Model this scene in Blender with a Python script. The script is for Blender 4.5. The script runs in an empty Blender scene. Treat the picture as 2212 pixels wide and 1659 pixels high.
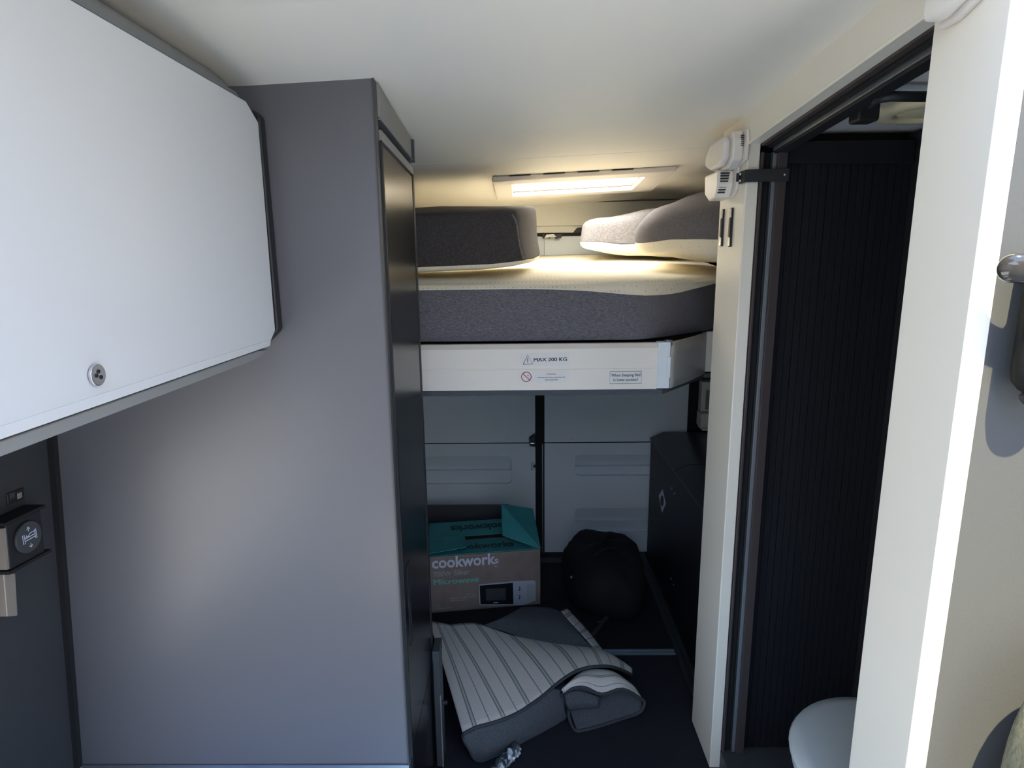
import bpy, bmesh, math, random
from mathutils import Vector, Matrix
R = math.radians
SC = bpy.context.scene
COL = SC.collection
random.seed(4)

# ------------------------------------------------------------------ camera
EYE = Vector((0, 0, 1.53)); CX, CY, F = 1106.0, 829.5, 1322.0
_y = Vector((14, -269, F)).normalized()
_d = Vector((74, 6500, F)); _d = (_d - _y * _d.dot(_y)).normalized()
_z = -_d; _x = _y.cross(_z)
# rows = world axes seen in camera axes (x right, y down, z forward)
M = Matrix((_x, _y, _z))
cam_d = bpy.data.cameras.new('camera'); cam = bpy.data.objects.new('camera', cam_d)
COL.objects.link(cam); SC.camera = cam
cam_d.sensor_width = 36; cam_d.lens = F / 2212 * 36; cam_d.clip_start = 0.02
right, down, fwd = M @ Vector((1, 0, 0)), M @ Vector((0, 1, 0)), M @ Vector((0, 0, 1))
mw = Matrix.Identity(4)
for i in range(3):
    mw[i][0] = right[i]; mw[i][1] = -down[i]; mw[i][2] = -fwd[i]; mw[i][3] = EYE[i]
cam.matrix_world = mw

# ------------------------------------------------------------------ light
SC.view_settings.view_transform = 'Standard'; SC.view_settings.look = 'None'
SC.view_settings.gamma = 1; SC.view_settings.use_curve_mapping = False
SC.view_settings.exposure = 0.14
SC.cycles.use_denoising = True
SC.cycles.max_bounces = 10; SC.cycles.diffuse_bounces = 7
SC.cycles.sample_clamp_indirect = 6
SC.cycles.caustics_reflective = False; SC.cycles.caustics_refractive = False
W = bpy.data.worlds.new('world'); SC.world = W; W.use_nodes = True
wn = W.node_tree.nodes; wl = W.node_tree.links
bg = wn['Background']; bg.inputs['Strength'].default_value = 5.2
tc = wn.new('ShaderNodeTexCoord'); sp = wn.new('ShaderNodeSeparateXYZ'); cr = wn.new('ShaderNodeValToRGB')
wl.new(tc.outputs['Generated'], sp.inputs[0]); wl.new(sp.outputs['Z'], cr.inputs[0]); wl.new(cr.outputs[0], bg.inputs['Color'])
cr.color_ramp.elements[0].color = (.94, .96, 1, 1); cr.color_ramp.elements[0].position = 0.0
cr.color_ramp.elements[1].color = (.34, .55, 1, 1); cr.color_ramp.elements[1].position = 0.7
sd = bpy.data.lights.new('sun', 'SUN'); sd.energy = 14.5; sd.angle = R(.6); sd.color = (1, .87, .57)
so = bpy.data.objects.new('sun', sd); COL.objects.link(so)
SUN = Vector((-.03, .45, -1)).normalized()
so.rotation_euler = SUN.to_track_quat('-Z', 'Y').to_euler()
def portal(loc, rot, sx, sy):
    l = bpy.data.lights.new('portal', 'AREA'); l.shape = 'RECTANGLE'; l.size = sx; l.size_y = sy
    l.cycles.is_portal = True
    o = bpy.data.objects.new('portal', l); o.location = loc; o.rotation_euler = rot; COL.objects.link(o)
portal((1.03, -.5, 1.0), (0, R(90), 0), 1.6, 1.2)     # open side door, added out of view to let sky light in
portal((-.1, -.15, 1.98), (0, 0, 0), .75, 1.15)  # second roof opening, added out of view for sky light
portal((-1.12, .08, .69), (0, R(-90), 0), .70, 1.6)  # left window opening, added out of view for light
portal((.6, .36, 1.97), (0, 0, 0), .75, .75)            # roof hatch, added out of view to let the sun in

def ray(px, py): return M @ Vector((px - CX, py - CY, F))
def P(px, py, **k):
    """measured point: a photo pixel on the plane x=, y= or z= (metres)"""
    d = ray(px, py); a, v = list(k.items())[0]; i = 'xyz'.index(a)
    return EYE + d * ((v - EYE[i]) / d[i])
def PP(px, py, p0, n):
    d = ray(px, py); return EYE + d * ((Vector(p0) - EYE).dot(n) / d.dot(n))

# ------------------------------------------------------------------ materials
def mat(name, col, rough=.5, metal=0, emit=None, es=0, noise=None, bump=None, coat=0, spec=.5, alpha=1, trans=0):
    m = bpy.data.materials.new(name); m.use_nodes = True; n = m.node_tree.nodes; l = m.node_tree.links
    b = n['Principled BSDF']; b.inputs['Base Color'].default_value = (*col, 1)
    b.inputs['Roughness'].default_value = rough; b.inputs['Metallic'].default_value = metal
    b.inputs['Coat Weight'].default_value = coat; b.inputs['Specular IOR Level'].default_value = spec
    b.inputs['Transmission Weight'].default_value = trans
    if emit: b.inputs['Emission Color'].default_value = (*emit, 1); b.inputs['Emission Strength'].default_value = es
    tcn = n.new('ShaderNodeTexCoord')
    def nz(scale, det=4, stretch=(1, 1, 1)):
        mp = n.new('ShaderNodeMapping'); mp.inputs['Scale'].default_value = stretch
        t = n.new('ShaderNodeTexNoise'); t.inputs['Scale'].default_value = scale; t.inputs['Detail'].default_value = det
        l.new(tcn.outputs['Object'], mp.inputs[0]); l.new(mp.outputs[0], t.inputs['Vector']); return t
    if noise:                                    # (scale, stretch, second colour, low, high)
        sc, st, c2, lo, hi = noise; t = nz(sc, 5, st); r = n.new('ShaderNodeValToRGB')
        r.color_ramp.elements[0].position = lo; r.color_ramp.elements[1].position = hi
        r.color_ramp.elements[0].color = (*col, 1); r.color_ramp.elements[1].color = (*c2, 1)
        l.new(t.outputs[0], r.inputs[0]); l.new(r.outputs[0], b.inputs['Base Color'])
    if bump:                                     # (scale, strength, stretch)
        t = nz(bump[0], 3, bump[2] if len(bump) > 2 else (1, 1, 1)); bp = n.new('ShaderNodeBump')
        bp.inputs['Strength'].default_value = bump[1]; bp.inputs['Distance'].default_value = .002
        l.new(t.outputs[0], bp.inputs['Height']); l.new(bp.outputs[0], b.inputs['Normal'])
    return m
WARM = (.80, .765, .70)
M_ = dict(
    ceiling=mat('ceiling_lining', (.83, .795, .72), .55, bump=(160, .06)),
    wall=mat('white_laminate', (.82, .775, .67), .38, bump=(200, .02)),
    door_white=mat('satin_white_door', (.60, .605, .61), .33, bump=(300, .02)),
    white=mat('white_plastic', (.78, .74, .68), .35),
    pink=mat('warm_white_plastic', (.76, .71, .66), .38),
    graypanel=mat('grey_laminate', (.114, .115, .128), .34, bump=(260, .05)),
    graybulkhead=mat('grey_bulkhead_laminate', (.084, .087, .088), .6, bump=(180, .1)),  # the bulkhead's own grey laminate
    darkgray=mat('dark_grey_trim', (.05, .052, .056), .5),
    midgray=mat('mid_grey_trim', (.22, .22, .215), .5),
    black=mat('matt_black', (.012, .012, .014), .55),
    blackgap=mat('black_rubber', (.006, .006, .007), .8),
    gloss=mat('black_gloss_laminate', (.008, .008, .009), .22, spec=.28, bump=(500, .08)),
    bronze=mat('brown_anodised_profile', (.055, .042, .042), .45),
    alu=mat('brushed_aluminium', (.45, .47, .5), .35, metal=.9),
    alumat=mat('satin_grey_metal', (.20, .22, .24), .45, metal=.4),
    chrome=mat('chrome', (.7, .7, .72), .15, metal=1),
    felt=mat('grey_felt', (.045, .052, .062), .95, noise=(520, (1, 1, 1), (.115, .13, .148), .38, .68), bump=(300, .9)),
    fabric=mat('charcoal_melange_fabric', (.095, .09, .105), .92, noise=(110, (1, 7, 7), (.25, .24, .26), .40, .80), bump=(350, .6, (1, 3, 3))),
    fabric2=mat('grey_melange_fabric', (.13, .13, .145), .92, noise=(110, (1, 7, 7), (.30, .29, .30), .42, .75), bump=(350, .6, (1, 3, 3))),
    fabric3=mat('black_melange_fabric', (.040, .036, .040), .95, noise=(110, (7, 7, 1), (.11, .10, .10), .45, .78), bump=(350, .5, (3, 3, 1))),
    doorgrey=mat('pale_grey_van_trim', (.66, .72, .76), .5, bump=(200, .05)),
    rearwhite=mat('rear_white_trim', (.66, .66, .61), .5),
    locker=mat('black_locker_panel', (.007, .007, .012), .5, bump=(140, .1)),
    lid=mat('dark_locker_lid', (.03, .036, .05), .30),
    floor=mat('dark_floor_covering', (.0035, .004, .006), .75, bump=(120, .3)),
    carpet=mat('dark_blue_carpet', (.006, .007, .012), .95, bump=(400, .8)),
    track=mat('dark_aluminium_track', (.06, .065, .07), .4, metal=.5),
    trackl=mat('light_aluminium_track', (.22, .28, .32), .35, metal=.6),
    cardboard=mat('brown_box_print', (.25, .20, .185), .75, noise=(20, (1, 1, 1), (.21, .17, .16), .4, .7)),
    cardedge=mat('bare_cardboard', (.30, .25, .21), .85),
    teal=mat('teal_box_print', (.045, .30, .31), .7, noise=(8, (1, 1, 1), (.035, .24, .26), .4, .7)),
    tealink=mat('dark_teal_ink', (.012, .055, .06), .7),
    inkblack=mat('black_ink', (.015, .015, .016), .6),
    inkred=mat('red_ink', (.45, .03, .06), .6),
    inkgrey=mat('grey_ink', (.38, .42, .43), .7),
    inkgreen=mat('green_ink', (.14, .55, .45), .7),
    inkwhite=mat('white_ink', (.62, .66, .78), .7),
    sticker=mat('clear_sticker', (.73, .72, .70), .3),
    photoblk=mat('printed_black', (.012, .012, .016), .35),
    photogry=mat('printed_grey', (.05, .055, .065), .5),
    photosil=mat('printed_silver', (.42, .46, .56), .5),
    toilet=mat('toilet_plastic', (.55, .60, .60), .2, coat=.3),
    tealglass=mat('cream_vent_plastic', (.72, .63, .42), .5),
    bag=mat('black_nylon', (.0022, .0022, .003), .85, bump=(60, .5)),
    strapm=mat('brown_webbing', (.03, .026, .024), .9),
    olive=mat('olive_seat_fabric', (.17, .17, .12), .95, noise=(90, (1, 3, 1), (.11, .115, .08), .4, .65), bump=(420, .5)),
    smoke=mat('smoked_plastic', (.035, .032, .028), .12, coat=.6),
    bind=mat('rug_binding', (.045, .05, .055), .85, bump=(500, .6)),
    plastic=mat('crinkled_plastic_wrap', (.05, .06, .07), .15, coat=.4, noise=(45, (1, 1, 1), (.50, .58, .62), .5, .62), bump=(60, 1.0)),
    pane=mat('lit_rooflight_pane', (.9, .9, .85), .5, emit=(1, .93, .80), es=17),
    bathwall=mat('grey_bath_lining', (.60, .60, .60), .5),
    slat=mat('black_shutter_slat', (.0075, .008, .011), .5),
    table=mat('bounce_table_white', (.8, .76, .68), .4),
    ground=mat('concrete_ground', (.64, .59, .50), .9, noise=(3, (1, 1, 1), (.56, .52, .44), .4, .6)),
    canister=mat('black_canister_plastic', (.006, .006, .006), .6, spec=.2),
    bluebounce=mat('blue_bounce_floor', (.13, .32, .66), .95, bump=(300, .5)),  # for the added floor strip that bounces blue light
    shadegrey=mat('shaded_side_grey', (.50, .49, .47), .35, metal=.3),  # grey side piece, darker tone stands in for shading from facing sideways
    wood=mat('pale_floor_vinyl', (.46, .43, .38), .6, noise=(6, (8, 1, 1), (.41, .38, .34), .4, .6)),
    leftwall=mat('dark_wall_lining', (.036, .037, .040), .6, bump=(200, .1)),
    brownrefl=mat('warm_reflection_brown', (.33, .29, .25), .4, metal=.3),  # brown stands in for warm reflection on the wall fittings
)
def cream_mat(name, dots=True):
    m = mat(name, (.78, .73, .60), .9); n = m.node_tree.nodes; l = m.node_tree.links; b = n['Principled BSDF']
    t = n.new('ShaderNodeTexCoord'); v = n.new('ShaderNodeTexVoronoi'); v.inputs['Scale'].default_value = 75
    v.inputs['Randomness'].default_value = .25
    l.new(t.outputs['Object'], v.inputs['Vector'])
    r = n.new('ShaderNodeValToRGB'); r.color_ramp.elements[0].position = .12; r.color_ramp.elements[1].position = .3
    r.color_ramp.elements[0].color = (.60, .54, .42, 1) if dots else (.72, .66, .52, 1); r.color_ramp.elements[1].color = (.80, .75, .62, 1)
    l.new(v.outputs['Distance'], r.inputs[0]); l.new(r.outputs[0], b.inputs['Base Color'])
    bp = n.new('ShaderNodeBump'); bp.inputs['Strength'].default_value = .5; bp.inputs['Distance'].default_value = .003
    w = n.new('ShaderNodeTexNoise'); w.inputs['Scale'].default_value = 60; ad = n.new('ShaderNodeMath'); ad.operation = 'ADD'
    l.new(t.outputs['Object'], w.inputs['Vector']); l.new(w.outputs[0], ad.inputs[0]); l.new(r.outputs[0], ad.inputs[1])
    l.new(ad.outputs[0], bp.inputs['Height']); l.new(bp.outputs[0], b.inputs['Normal'])
    return m
M_['cream'] = cream_mat('quilted_cream_knit')
M_['cream2'] = cream_mat('cream_knit', False)
def stripe_mat():
    m = mat('striped_rug_face', (.42, .40, .37), .95, bump=(350, .8)); n = m.node_tree.nodes; l = m.node_tree.links; b = n['Principled BSDF']
    uv = n.new('ShaderNodeUVMap'); s = n.new('ShaderNodeSeparateXYZ'); l.new(uv.outputs[0], s.inputs[0])
    def math_(op, a, bb=None):
        q = n.new('ShaderNodeMath'); q.operation = op
        for i, v in enumerate((a, bb)):
            if v is None: continue
            if isinstance(v, (int, float)): q.inputs[i].default_value = v
            else: l.new(v, q.inputs[i])
        return q.outputs[0]
    def line(offset, half):      # thin line where u/2 fraction equals offset
        f = math_('FRACT', math_('ADD', math_('MULTIPLY', s.outputs[0], .5), 1 - offset + .5))
        return math_('LESS_THAN', math_('ABSOLUTE', math_('SUBTRACT', f, .5)), half)
    a = math_('MAXIMUM', math_('MAXIMUM', line(0.055, .022), line(.945, .022)), line(.5, .017))
    mid = math_('MULTIPLY', line(0, .04), .35)
    a = math_('MAXIMUM', a, mid)
    nz = n.new('ShaderNodeTexNoise'); nz.inputs['Scale'].default_value = 180; tcn = n.new('ShaderNodeTexCoord'); l.new(tcn.outputs['Object'], nz.inputs['Vector'])
    base = n.new('ShaderNodeMix'); base.data_type = 'RGBA'; base.inputs[6].default_value = (.74, .72, .67, 1); base.inputs[7].default_value = (.60, .58, .54, 1)
    l.new(nz.outputs[0], base.inputs[0])
    mx = n.new('ShaderNodeMix'); mx.data_type = 'RGBA'; mx.inputs[7].default_value = (.10, .15, .14, 1)
    l.new(math_('MULTIPLY', a, .8), mx.inputs[0]); l.new(base.outputs[2], mx.inputs[6]); l.new(mx.outputs[2], b.inputs['Base Color'])
    return m
M_['stripe'] = stripe_mat()

# ------------------------------------------------------------------ builders
def wloc(o):
    v = Vector((0, 0, 0))
    while o: v += o.location; o = o.parent
    return v
def tag(o, label=None, cat=None, group=None, kind=None):
    if label: o['label'] = label
    if cat: o['category'] = cat
    if group: o['group'] = group
    if kind: o['kind'] = kind
    return o
def thing(name, label, cat, loc, group=None):
    o = bpy.data.objects.new(name, None); COL.objects.link(o); o.location = loc; o.empty_display_size = .05
    return tag(o, label, cat, group)
def ob(name, verts, faces, m, parent=None, smooth=False, bevel=0, seg=2, base=None, uv=None, solid=0, sub=0, sharp=None):
    """link one mesh; verts are world coordinates. A parentless object gets its origin at `base` or its footprint centre"""
    vs = [Vector(v) for v in verts]
    if parent is not None: org = wloc(parent)
    elif base is not None: org = Vector(base)
    else:
        org = Vector(((min(v.x for v in vs) + max(v.x for v in vs)) / 2, (min(v.y for v in vs) + max(v.y for v in vs)) / 2, min(v.z for v in vs)))
    me = bpy.data.meshes.new(name); me.from_pydata([v - org for v in vs], [], faces); me.validate()
    bm = bmesh.new(); bm.from_mesh(me)
    if uv:
        lay = bm.loops.layers.uv.new('UVMap'); bm.verts.ensure_lookup_table()
        for f in bm.faces:
            for lp in f.loops: lp[lay].uv = uv[lp.vert.index]
    if not uv: bmesh.ops.recalc_face_normals(bm, faces=bm.faces)
    bm.to_mesh(me); bm.free()
    me.materials.append(M_[m] if isinstance(m, str) else m)
    o = bpy.data.objects.new(name, me); COL.objects.link(o)
    if parent is not None: o.parent = parent
    else: o.location = org
    if solid: s = o.modifiers.new('s', 'SOLIDIFY'); s.thickness = solid; s.offset = 0
    if bevel: b = o.modifiers.new('b', 'BEVEL'); b.width = bevel; b.segments = seg; b.limit_method = 'ANGLE'; b.angle_limit = R(35); b.harden_normals = True
    if sub: s = o.modifiers.new('ss', 'SUBSURF'); s.levels = sub; s.render_levels = sub
    if smooth or bevel:
        for p in me.polygons: p.use_smooth = True
    return o
BF = [(0, 3, 2, 1), (4, 5, 6, 7), (0, 1, 5, 4), (1, 2, 6, 5), (2, 3, 7, 6), (3, 0, 4, 7)]
def box(name, a, b, m, parent=None, bevel=0, **k):
    (x0, y0, z0), (x1, y1, z1) = a, b
    v = [(x0, y0, z0), (x1, y0, z0), (x1, y1, z0), (x0, y1, z0), (x0, y0, z1), (x1, y0, z1), (x1, y1, z1), (x0, y1, z1)]
    return ob(name, v, BF, m, parent, bevel=bevel, **k)
def prism(name, pts, vec, m, parent=None, **k):
    """extrude the polygon pts (3D, planar) by vec"""
    n = len(pts); vec = Vector(vec); v = [Vector(p) for p in pts] + [Vector(p) + vec for p in pts]
    f = [tuple(range(n))[::-1], tuple(range(n, 2 * n))] + [(i, (i + 1) % n, (i + 1) % n + n, i + n) for i in range(n)]
    return ob(name, v, f, m, parent, **k)
def hexa(name, c8, m, parent=None, **k): return ob(name, c8, BF, m, parent, **k)
def cyl(name, p0, p1, r, m, parent=None, n=20, r1=None, **k):
    p0, p1 = Vector(p0), Vector(p1); d = (p1 - p0).normalized(); u = d.orthogonal().normalized(); w = d.cross(u); r1 = r if r1 is None else r1
    v = [p0 + (u * math.cos(t) + w * math.sin(t)) * r for t in [2 * math.pi * i / n for i in range(n)]] + \
        [p1 + (u * math.cos(t) + w * math.sin(t)) * r1 for t in [2 * math.pi * i / n for i in range(n)]]
    f = [tuple(range(n))[::-1], tuple(range(n, 2 * n))] + [(i, (i + 1) % n, (i + 1) % n + n, i + n) for i in range(n)]
    return ob(name, v, f, m, parent, **k)
def catmull(pts, sub=6):
    pts = [Vector(p) for p in pts]; out = []
    for i in range(len(pts) - 1):
        p0 = pts[max(i - 1, 0)]; p1 = pts[i]; p2 = pts[i + 1]; p3 = pts[min(i + 2, len(pts) - 1)]
        for s in range(sub):
            t = s / sub
            out.append(.5 * ((2 * p1) + (p2 - p0) * t + (2 * p0 - 5 * p1 + 4 * p2 - p3) * t * t + (3 * p1 - p0 - 3 * p2 + p3) * t ** 3))
    out.append(pts[-1]); return out
def tube(name, pts, r, m, parent=None, n=8, smooth_path=0, flat=1.0, **k):
    pts = catmull(pts, smooth_path) if smooth_path else [Vector(p) for p in pts]
    v, f = [], []; up = Vector((0, 0, 1))
    for i, p in enumerate(pts):
        d = (pts[min(i + 1, len(pts) - 1)] - pts[max(i - 1, 0)]).normalized()
        u = d.cross(up); u = u.normalized() if u.length > .05 else Vector((1, 0, 0)); w = u.cross(d).normalized()
        rr = r[i] if isinstance(r, list) else r
        for j in range(n):
            t = 2 * math.pi * j / n; v.append(p + u * math.cos(t) * rr + w * math.sin(t) * rr * flat)
    for i in range(len(pts) - 1):
        for j in range(n): f.append((i * n + j, i * n + (j + 1) % n, (i + 1) * n + (j + 1) % n, (i + 1) * n + j))
    f += [tuple(range(n))[::-1], tuple(range((len(pts) - 1) * n, len(pts) * n))]
    return ob(name, v, f, m, parent, smooth=True, **k)
def grid(name, rows, m, parent=None, uv=None, **k):
    nr, nc = len(rows), len(rows[0]); v = [p for r in rows for p in r]
    f = [(i * nc + j, i * nc + j + 1, (i + 1) * nc + j + 1, (i + 1) * nc + j) for i in range(nr - 1) for j in range(nc - 1)]
    return ob(name, v, f, m, parent, smooth=True, uv=uv, **k)
def patch(ctrl, su=5, sv=5):
    rows = [catmull(r, su) for r in ctrl]; cols = [catmull([r[j] for r in rows], sv) for j in range(len(rows[0]))]
    return [[cols[j][i] for j in range(len(cols))] for i in range(len(cols[0]))]
def cushion(name, c8, m, parent, r=.25, n=14, vlo=0, vhi=1, wr=.0, seed=0, **k):
    """rounded block: trilinear map of a superellipsoid shell into 8 corners (order as BF); vlo..vhi keeps only that height band"""
    c = [Vector(p) for p in c8]
    def tri(a, b, d):
        lo = (c[0] * (1 - a) + c[1] * a) * (1 - b) + (c[3] * (1 - a) + c[2] * a) * b
        hi = (c[4] * (1 - a) + c[5] * a) * (1 - b) + (c[7] * (1 - a) + c[6] * a) * b
        return lo * (1 - d) + hi * d
    e = r; nu, nv = n * 4, n * 2; v = []; f = []
    sg = lambda x, p: math.copysign(abs(x) ** p, x)
    rnd = random.Random(seed); ph = [rnd.uniform(0, 6) for _ in range(4)]
    hs = {.5 + .5 * sg(math.sin(-math.pi / 2 + math.pi * i / nv), e) for i in range(nv + 1)} | {i / 24 for i in range(1, 24)} | {vlo, vhi}
    lat = [math.asin(max(-1, min(1, sg(2 * h - 1, 1 / e)))) for h in sorted(hs)]
    ring = []
    for i, t in enumerate(lat):
        ring.append(.5 + .5 * sg(math.sin(t), e))
    keep = [i for i, h in enumerate(ring) if vlo - 1e-4 <= h <= vhi + 1e-4]
    for i in keep:
        t = lat[i]; rad = abs(math.cos(t)) ** e if abs(math.cos(t)) > 1e-9 else 0
        for j in range(nu):
            q = 2 * math.pi * j / nu
            a = .5 + .5 * sg(math.cos(q), e) * rad; b = .5 + .5 * sg(math.sin(q), e) * rad
            p = tri(a, b, ring[i])
            if wr: p = p + Vector((math.sin(9 * a + ph[0]) * math.cos(7 * ring[i] + ph[1]), math.sin(8 * b + ph[2]), math.sin(10 * a + 6 * b + ph[3]))) * wr
            v.append(p)
    nk = len(keep)
    for i in range(nk - 1):
        for j in range(nu): f.append((i * nu + j, i * nu + (j + 1) % nu, (i + 1) * nu + (j + 1) % nu, (i + 1) * nu + j))
    f.append(tuple(range(nu))[::-1]); f.append(tuple(range((nk - 1) * nu, nk * nu)))
    return ob(name, v, f, m, parent, smooth=True, **k)
def text(name, s, size, org, xd, yd, m, parent, bold=0, align='LEFT', sx=1.0, th=.0004, wid=None):
    """flat print: letters as a thin mesh on the plane given by directions xd, yd"""
    cu = bpy.data.curves.new(name, 'FONT'); cu.body = s; cu.size = size; cu.offset = bold; cu.align_x = align; cu.extrude = th; cu.resolution_u = 3
    t = bpy.data.objects.new(name, cu); COL.objects.link(t)
    if bold < 0: cu.offset = 0
    dg = bpy.context.evaluated_depsgraph_get(); me = bpy.data.meshes.new_from_object(t.evaluated_get(dg))
    bpy.data.objects.remove(t); xd = Vector(xd).normalized(); yd = Vector(yd).normalized(); zd = xd.cross(yd)
    o0 = Vector(org) - (wloc(parent) if parent else Vector((0, 0, 0)))
    if wid: xs = [v.co.x for v in me.vertices]; sx = wid / (max(xs) - min(xs))
    for v in me.vertices: c = v.co.copy(); v.co = o0 + xd * c.x * sx + yd * c.y + zd * c.z
    if bold < 0:                      # heavier strokes: a second, slightly shifted layer
        bm = bmesh.new(); bm.from_mesh(me); g = bmesh.ops.duplicate(bm, geom=bm.verts[:] + bm.edges[:] + bm.faces[:])
        for q in g['geom']:
            if isinstance(q, bmesh.types.BMVert): q.co += xd * (-bold) + zd * .0001
        bm.to_mesh(me); bm.free()
    me.name = name; me.materials.clear(); me.materials.append(M_[m])
    o = bpy.data.objects.new(name, me); COL.objects.link(o)
    if parent: o.parent = parent
    return o
def struct(o): o['kind'] = 'structure'; return o

# ================================================================== SHELL
def lerp(tab, x):
    for (a, va), (b, vb) in zip(tab, tab[1:]):
        if x <= b: return va + (vb - va) * max(0, (x - a)) / (b - a)
    return tab[-1][1]
CT = [(-1.6, 1.945), (.95, 1.925), (1.25, 1.905), (1.65, 1.873), (2.0, 1.860), (3.1, 1.795)]
def ceilz(x, y): return lerp(CT, y) - .035 * min(1.3, max(0, (.57 - x) / .84))
def ceiling_part(name, xs, ys, holes, m='ceiling', zf=ceilz, th=.03):
    v = []; idx = {}
    f = []
    def vid(i, j, k):
        if (i, j, k) not in idx: idx[(i, j, k)] = len(v); v.append((xs[i], ys[j], zf(xs[i], ys[j]) + k * th))
        return idx[(i, j, k)]
    solid = set()
    for i in range(len(xs) - 1):
        for j in range(len(ys) - 1):
            cx, cy = (xs[i] + xs[i + 1]) / 2, (ys[j] + ys[j + 1]) / 2
            if any(a < cx < b and c < cy < d for a, b, c, d in holes): continue
            solid.add((i, j))
    for (i, j) in solid:
        f.append((vid(i, j, 0), vid(i, j + 1, 0), vid(i + 1, j + 1, 0), vid(i + 1, j, 0)))
        f.append((vid(i, j, 1), vid(i + 1, j, 1), vid(i + 1, j + 1, 1), vid(i, j + 1, 1)))
        for (di, dj, a, b) in ((-1, 0, (i, j), (i, j + 1)), (1, 0, (i + 1, j), (i + 1, j + 1)), (0, -1, (i, j), (i + 1, j)), (0, 1, (i, j + 1), (i + 1, j + 1))):
            if (i + di, j + dj) not in solid: f.append((vid(*a, 0), vid(*b, 0), vid(*b, 1), vid(*a, 1)))
    return struct(ob(name, v, f, m))
ADDED_HATCH = (.25, .96, .0, .715)  # roof opening added out of view to let sun onto the right edge
ADDED_ROOFHOLE = (-.45, .25, -.90, .20)  # second added roof opening, lets in sky light from overhead
ceiling_part('ceiling', [-1.08, -.522, -.45, -.27, .25, .57, .96, 1.08], [-1.55, -.90, 0, .20, .715, .95, 1.25, 1.65, 2.0], [ADDED_HATCH, ADDED_ROOFHOLE])
SKY = (-.02, .46, 2.33, 2.60)
ceiling_part('ceiling', [-1.08, -.522, -.3, -.02, .2, .46, .57, 1.08], [2.003, 2.33, 2.60, 3.1], [SKY])
# roof outside (keeps the sun out of the rear)
struct(box('floor', (-1.15, -1.55, -.06), (1.1, .50, 0), 'wood'))  # unseen front floor, made pale so it bounces sunlight up
struct(box('floor', (-1.15, .502, -.06), (1.1, 1.25, 0), 'bluebounce'))  # blue strip added out of view to bounce blue light upwards
struct(box('floor', (-1.15, 1.252, -.06), (1.1, 2.16, 0), 'carpet'))
struct(box('floor', (-1.15, 2.162, -.06), (1.1, 3.12, 0), 'floor'))
def lwx(z): return -1.10 + .083 * z if z < 1.3 else -.992 + .13 * (z - 1.3)
def wallgrid(name, ys, zs, m, sgn=1, holes=(), th=.04):
    v = [((lwx(z) if sgn > 0 else 1.0), y, z) for y in ys for z in zs]
    n0 = len(v); v += [((lwx(z) - th if sgn > 0 else 1.0 + th), y, z) for y in ys for z in zs]
    f = []; nz = len(zs)
    cells = {(i, j) for i in range(len(ys) - 1) for j in range(nz - 1)
             if not any(a < (ys[i] + ys[i + 1]) / 2 < b and c < (zs[j] + zs[j + 1]) / 2 < d for a, b, c, d in holes)}
    for (i, j) in cells:
        q = (i * nz + j, i * nz + j + 1, (i + 1) * nz + j + 1, (i + 1) * nz + j); f.append(q); f.append(tuple(k + n0 for k in q)[::-1])
        for di, dj, a, b in ((-1, 0, q[0], q[1]), (1, 0, q[3], q[2]), (0, -1, q[0], q[3]), (0, 1, q[1], q[2])):
            if (i + di, j + dj) not in cells: f.append((a, b, b + n0, a + n0))
    return struct(ob(name, v, f, m))
ZS = [0, .2, .5, .9, 1.3, 1.75, 1.98]
wallgrid('wall_left', [-1.55, -.7, .85], [0, .2, .38, 1.0, 1.75, 1.98], 'rearwhite', holes=[(-.7, .85, .38, 1.0)])  # window opening added to let light in; unseen wall made pale for bounce
wallgrid('wall_left', [.85, 1.25], ZS, 'leftwall')
wallgrid('wall_left', [1.25, 3.12], ZS, 'rearwhite')
wallgrid('wall_right', [-1.55, -1.05, .05, .95, 3.12], ZS, 'bathwall', -1, holes=[(-1.05, .05, .2, 1.75)])  # unseen side door opening, added for sky light
# cab end, closed off
struct(box('wall_front', (-1.1, -1.59, 0), (1.1, -1.55, 1.98), 'bathwall'))
struct(box('wall_rear', (-1.15, 3.09, 0), (1.1, 3.13, 1.83), 'blackgap'))
tag(box('ground', (-6, -8, -.75), (8, 8, -.62), 'ground'), kind='structure')

# --- white partition round the bathroom doorway, plane x = .57
th = .03
ytop = lambda y: ceilz(.57, y) + .004
pts = [(.57, .785, 0), (.57, .922, 0), (.57, .922, 1.857), (.57, 1.543, 1.808), (.57, 1.606, 1.801), (.57, 1.606, 0), (.57, 1.802, 0)] + \
      [(.57, y, ytop(y)) for y in (1.802, 1.65, 1.25, .95, .785)]
# built of three boards so the faces stay planar
struct(prism('wall_aisle', [(.57, .785, 0), (.57, .922, 0), (.57, .922, 1.857), (.57, .922, ytop(.922)), (.57, .785, ytop(.785))], (th, 0, 0), 'wall', bevel=.0015))
struct(prism('wall_aisle', [(.57, 1.606, 0), (.57, 1.802, 0), (.57, 1.802, ytop(1.802)), (.57, 1.65, ytop(1.65)), (.57, 1.606, ytop(1.606))], (th + .002, 0, 0), 'wall', bevel=.003))
struct(prism('wall_aisle', [(.57, .922, 1.857), (.57, 1.543, 1.808), (.57, 1.606, 1.803), (.57, 1.606, ytop(1.606)), (.57, 1.25, ytop(1.25)), (.57, .95, ytop(.95)), (.57, .922, ytop(.922))], (th, 0, 0), 'wall'))
# gallery strip: cream beading along the foot of the header
struct(prism('trim_1', [(.567, .93, 1.853), (.567, 1.604, 1.800), (.567, 1.604, 1.806), (.567, .93, 1.860)], (.006, 0, 0), 'wall', bevel=.001))
# cross bulkhead (grey) behind the seat: white edge is the partition's own end
struct(box('wall_bulkhead', (.601, .787, 0), (1.04, .80, 1.93), 'graybulkhead'))
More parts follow.
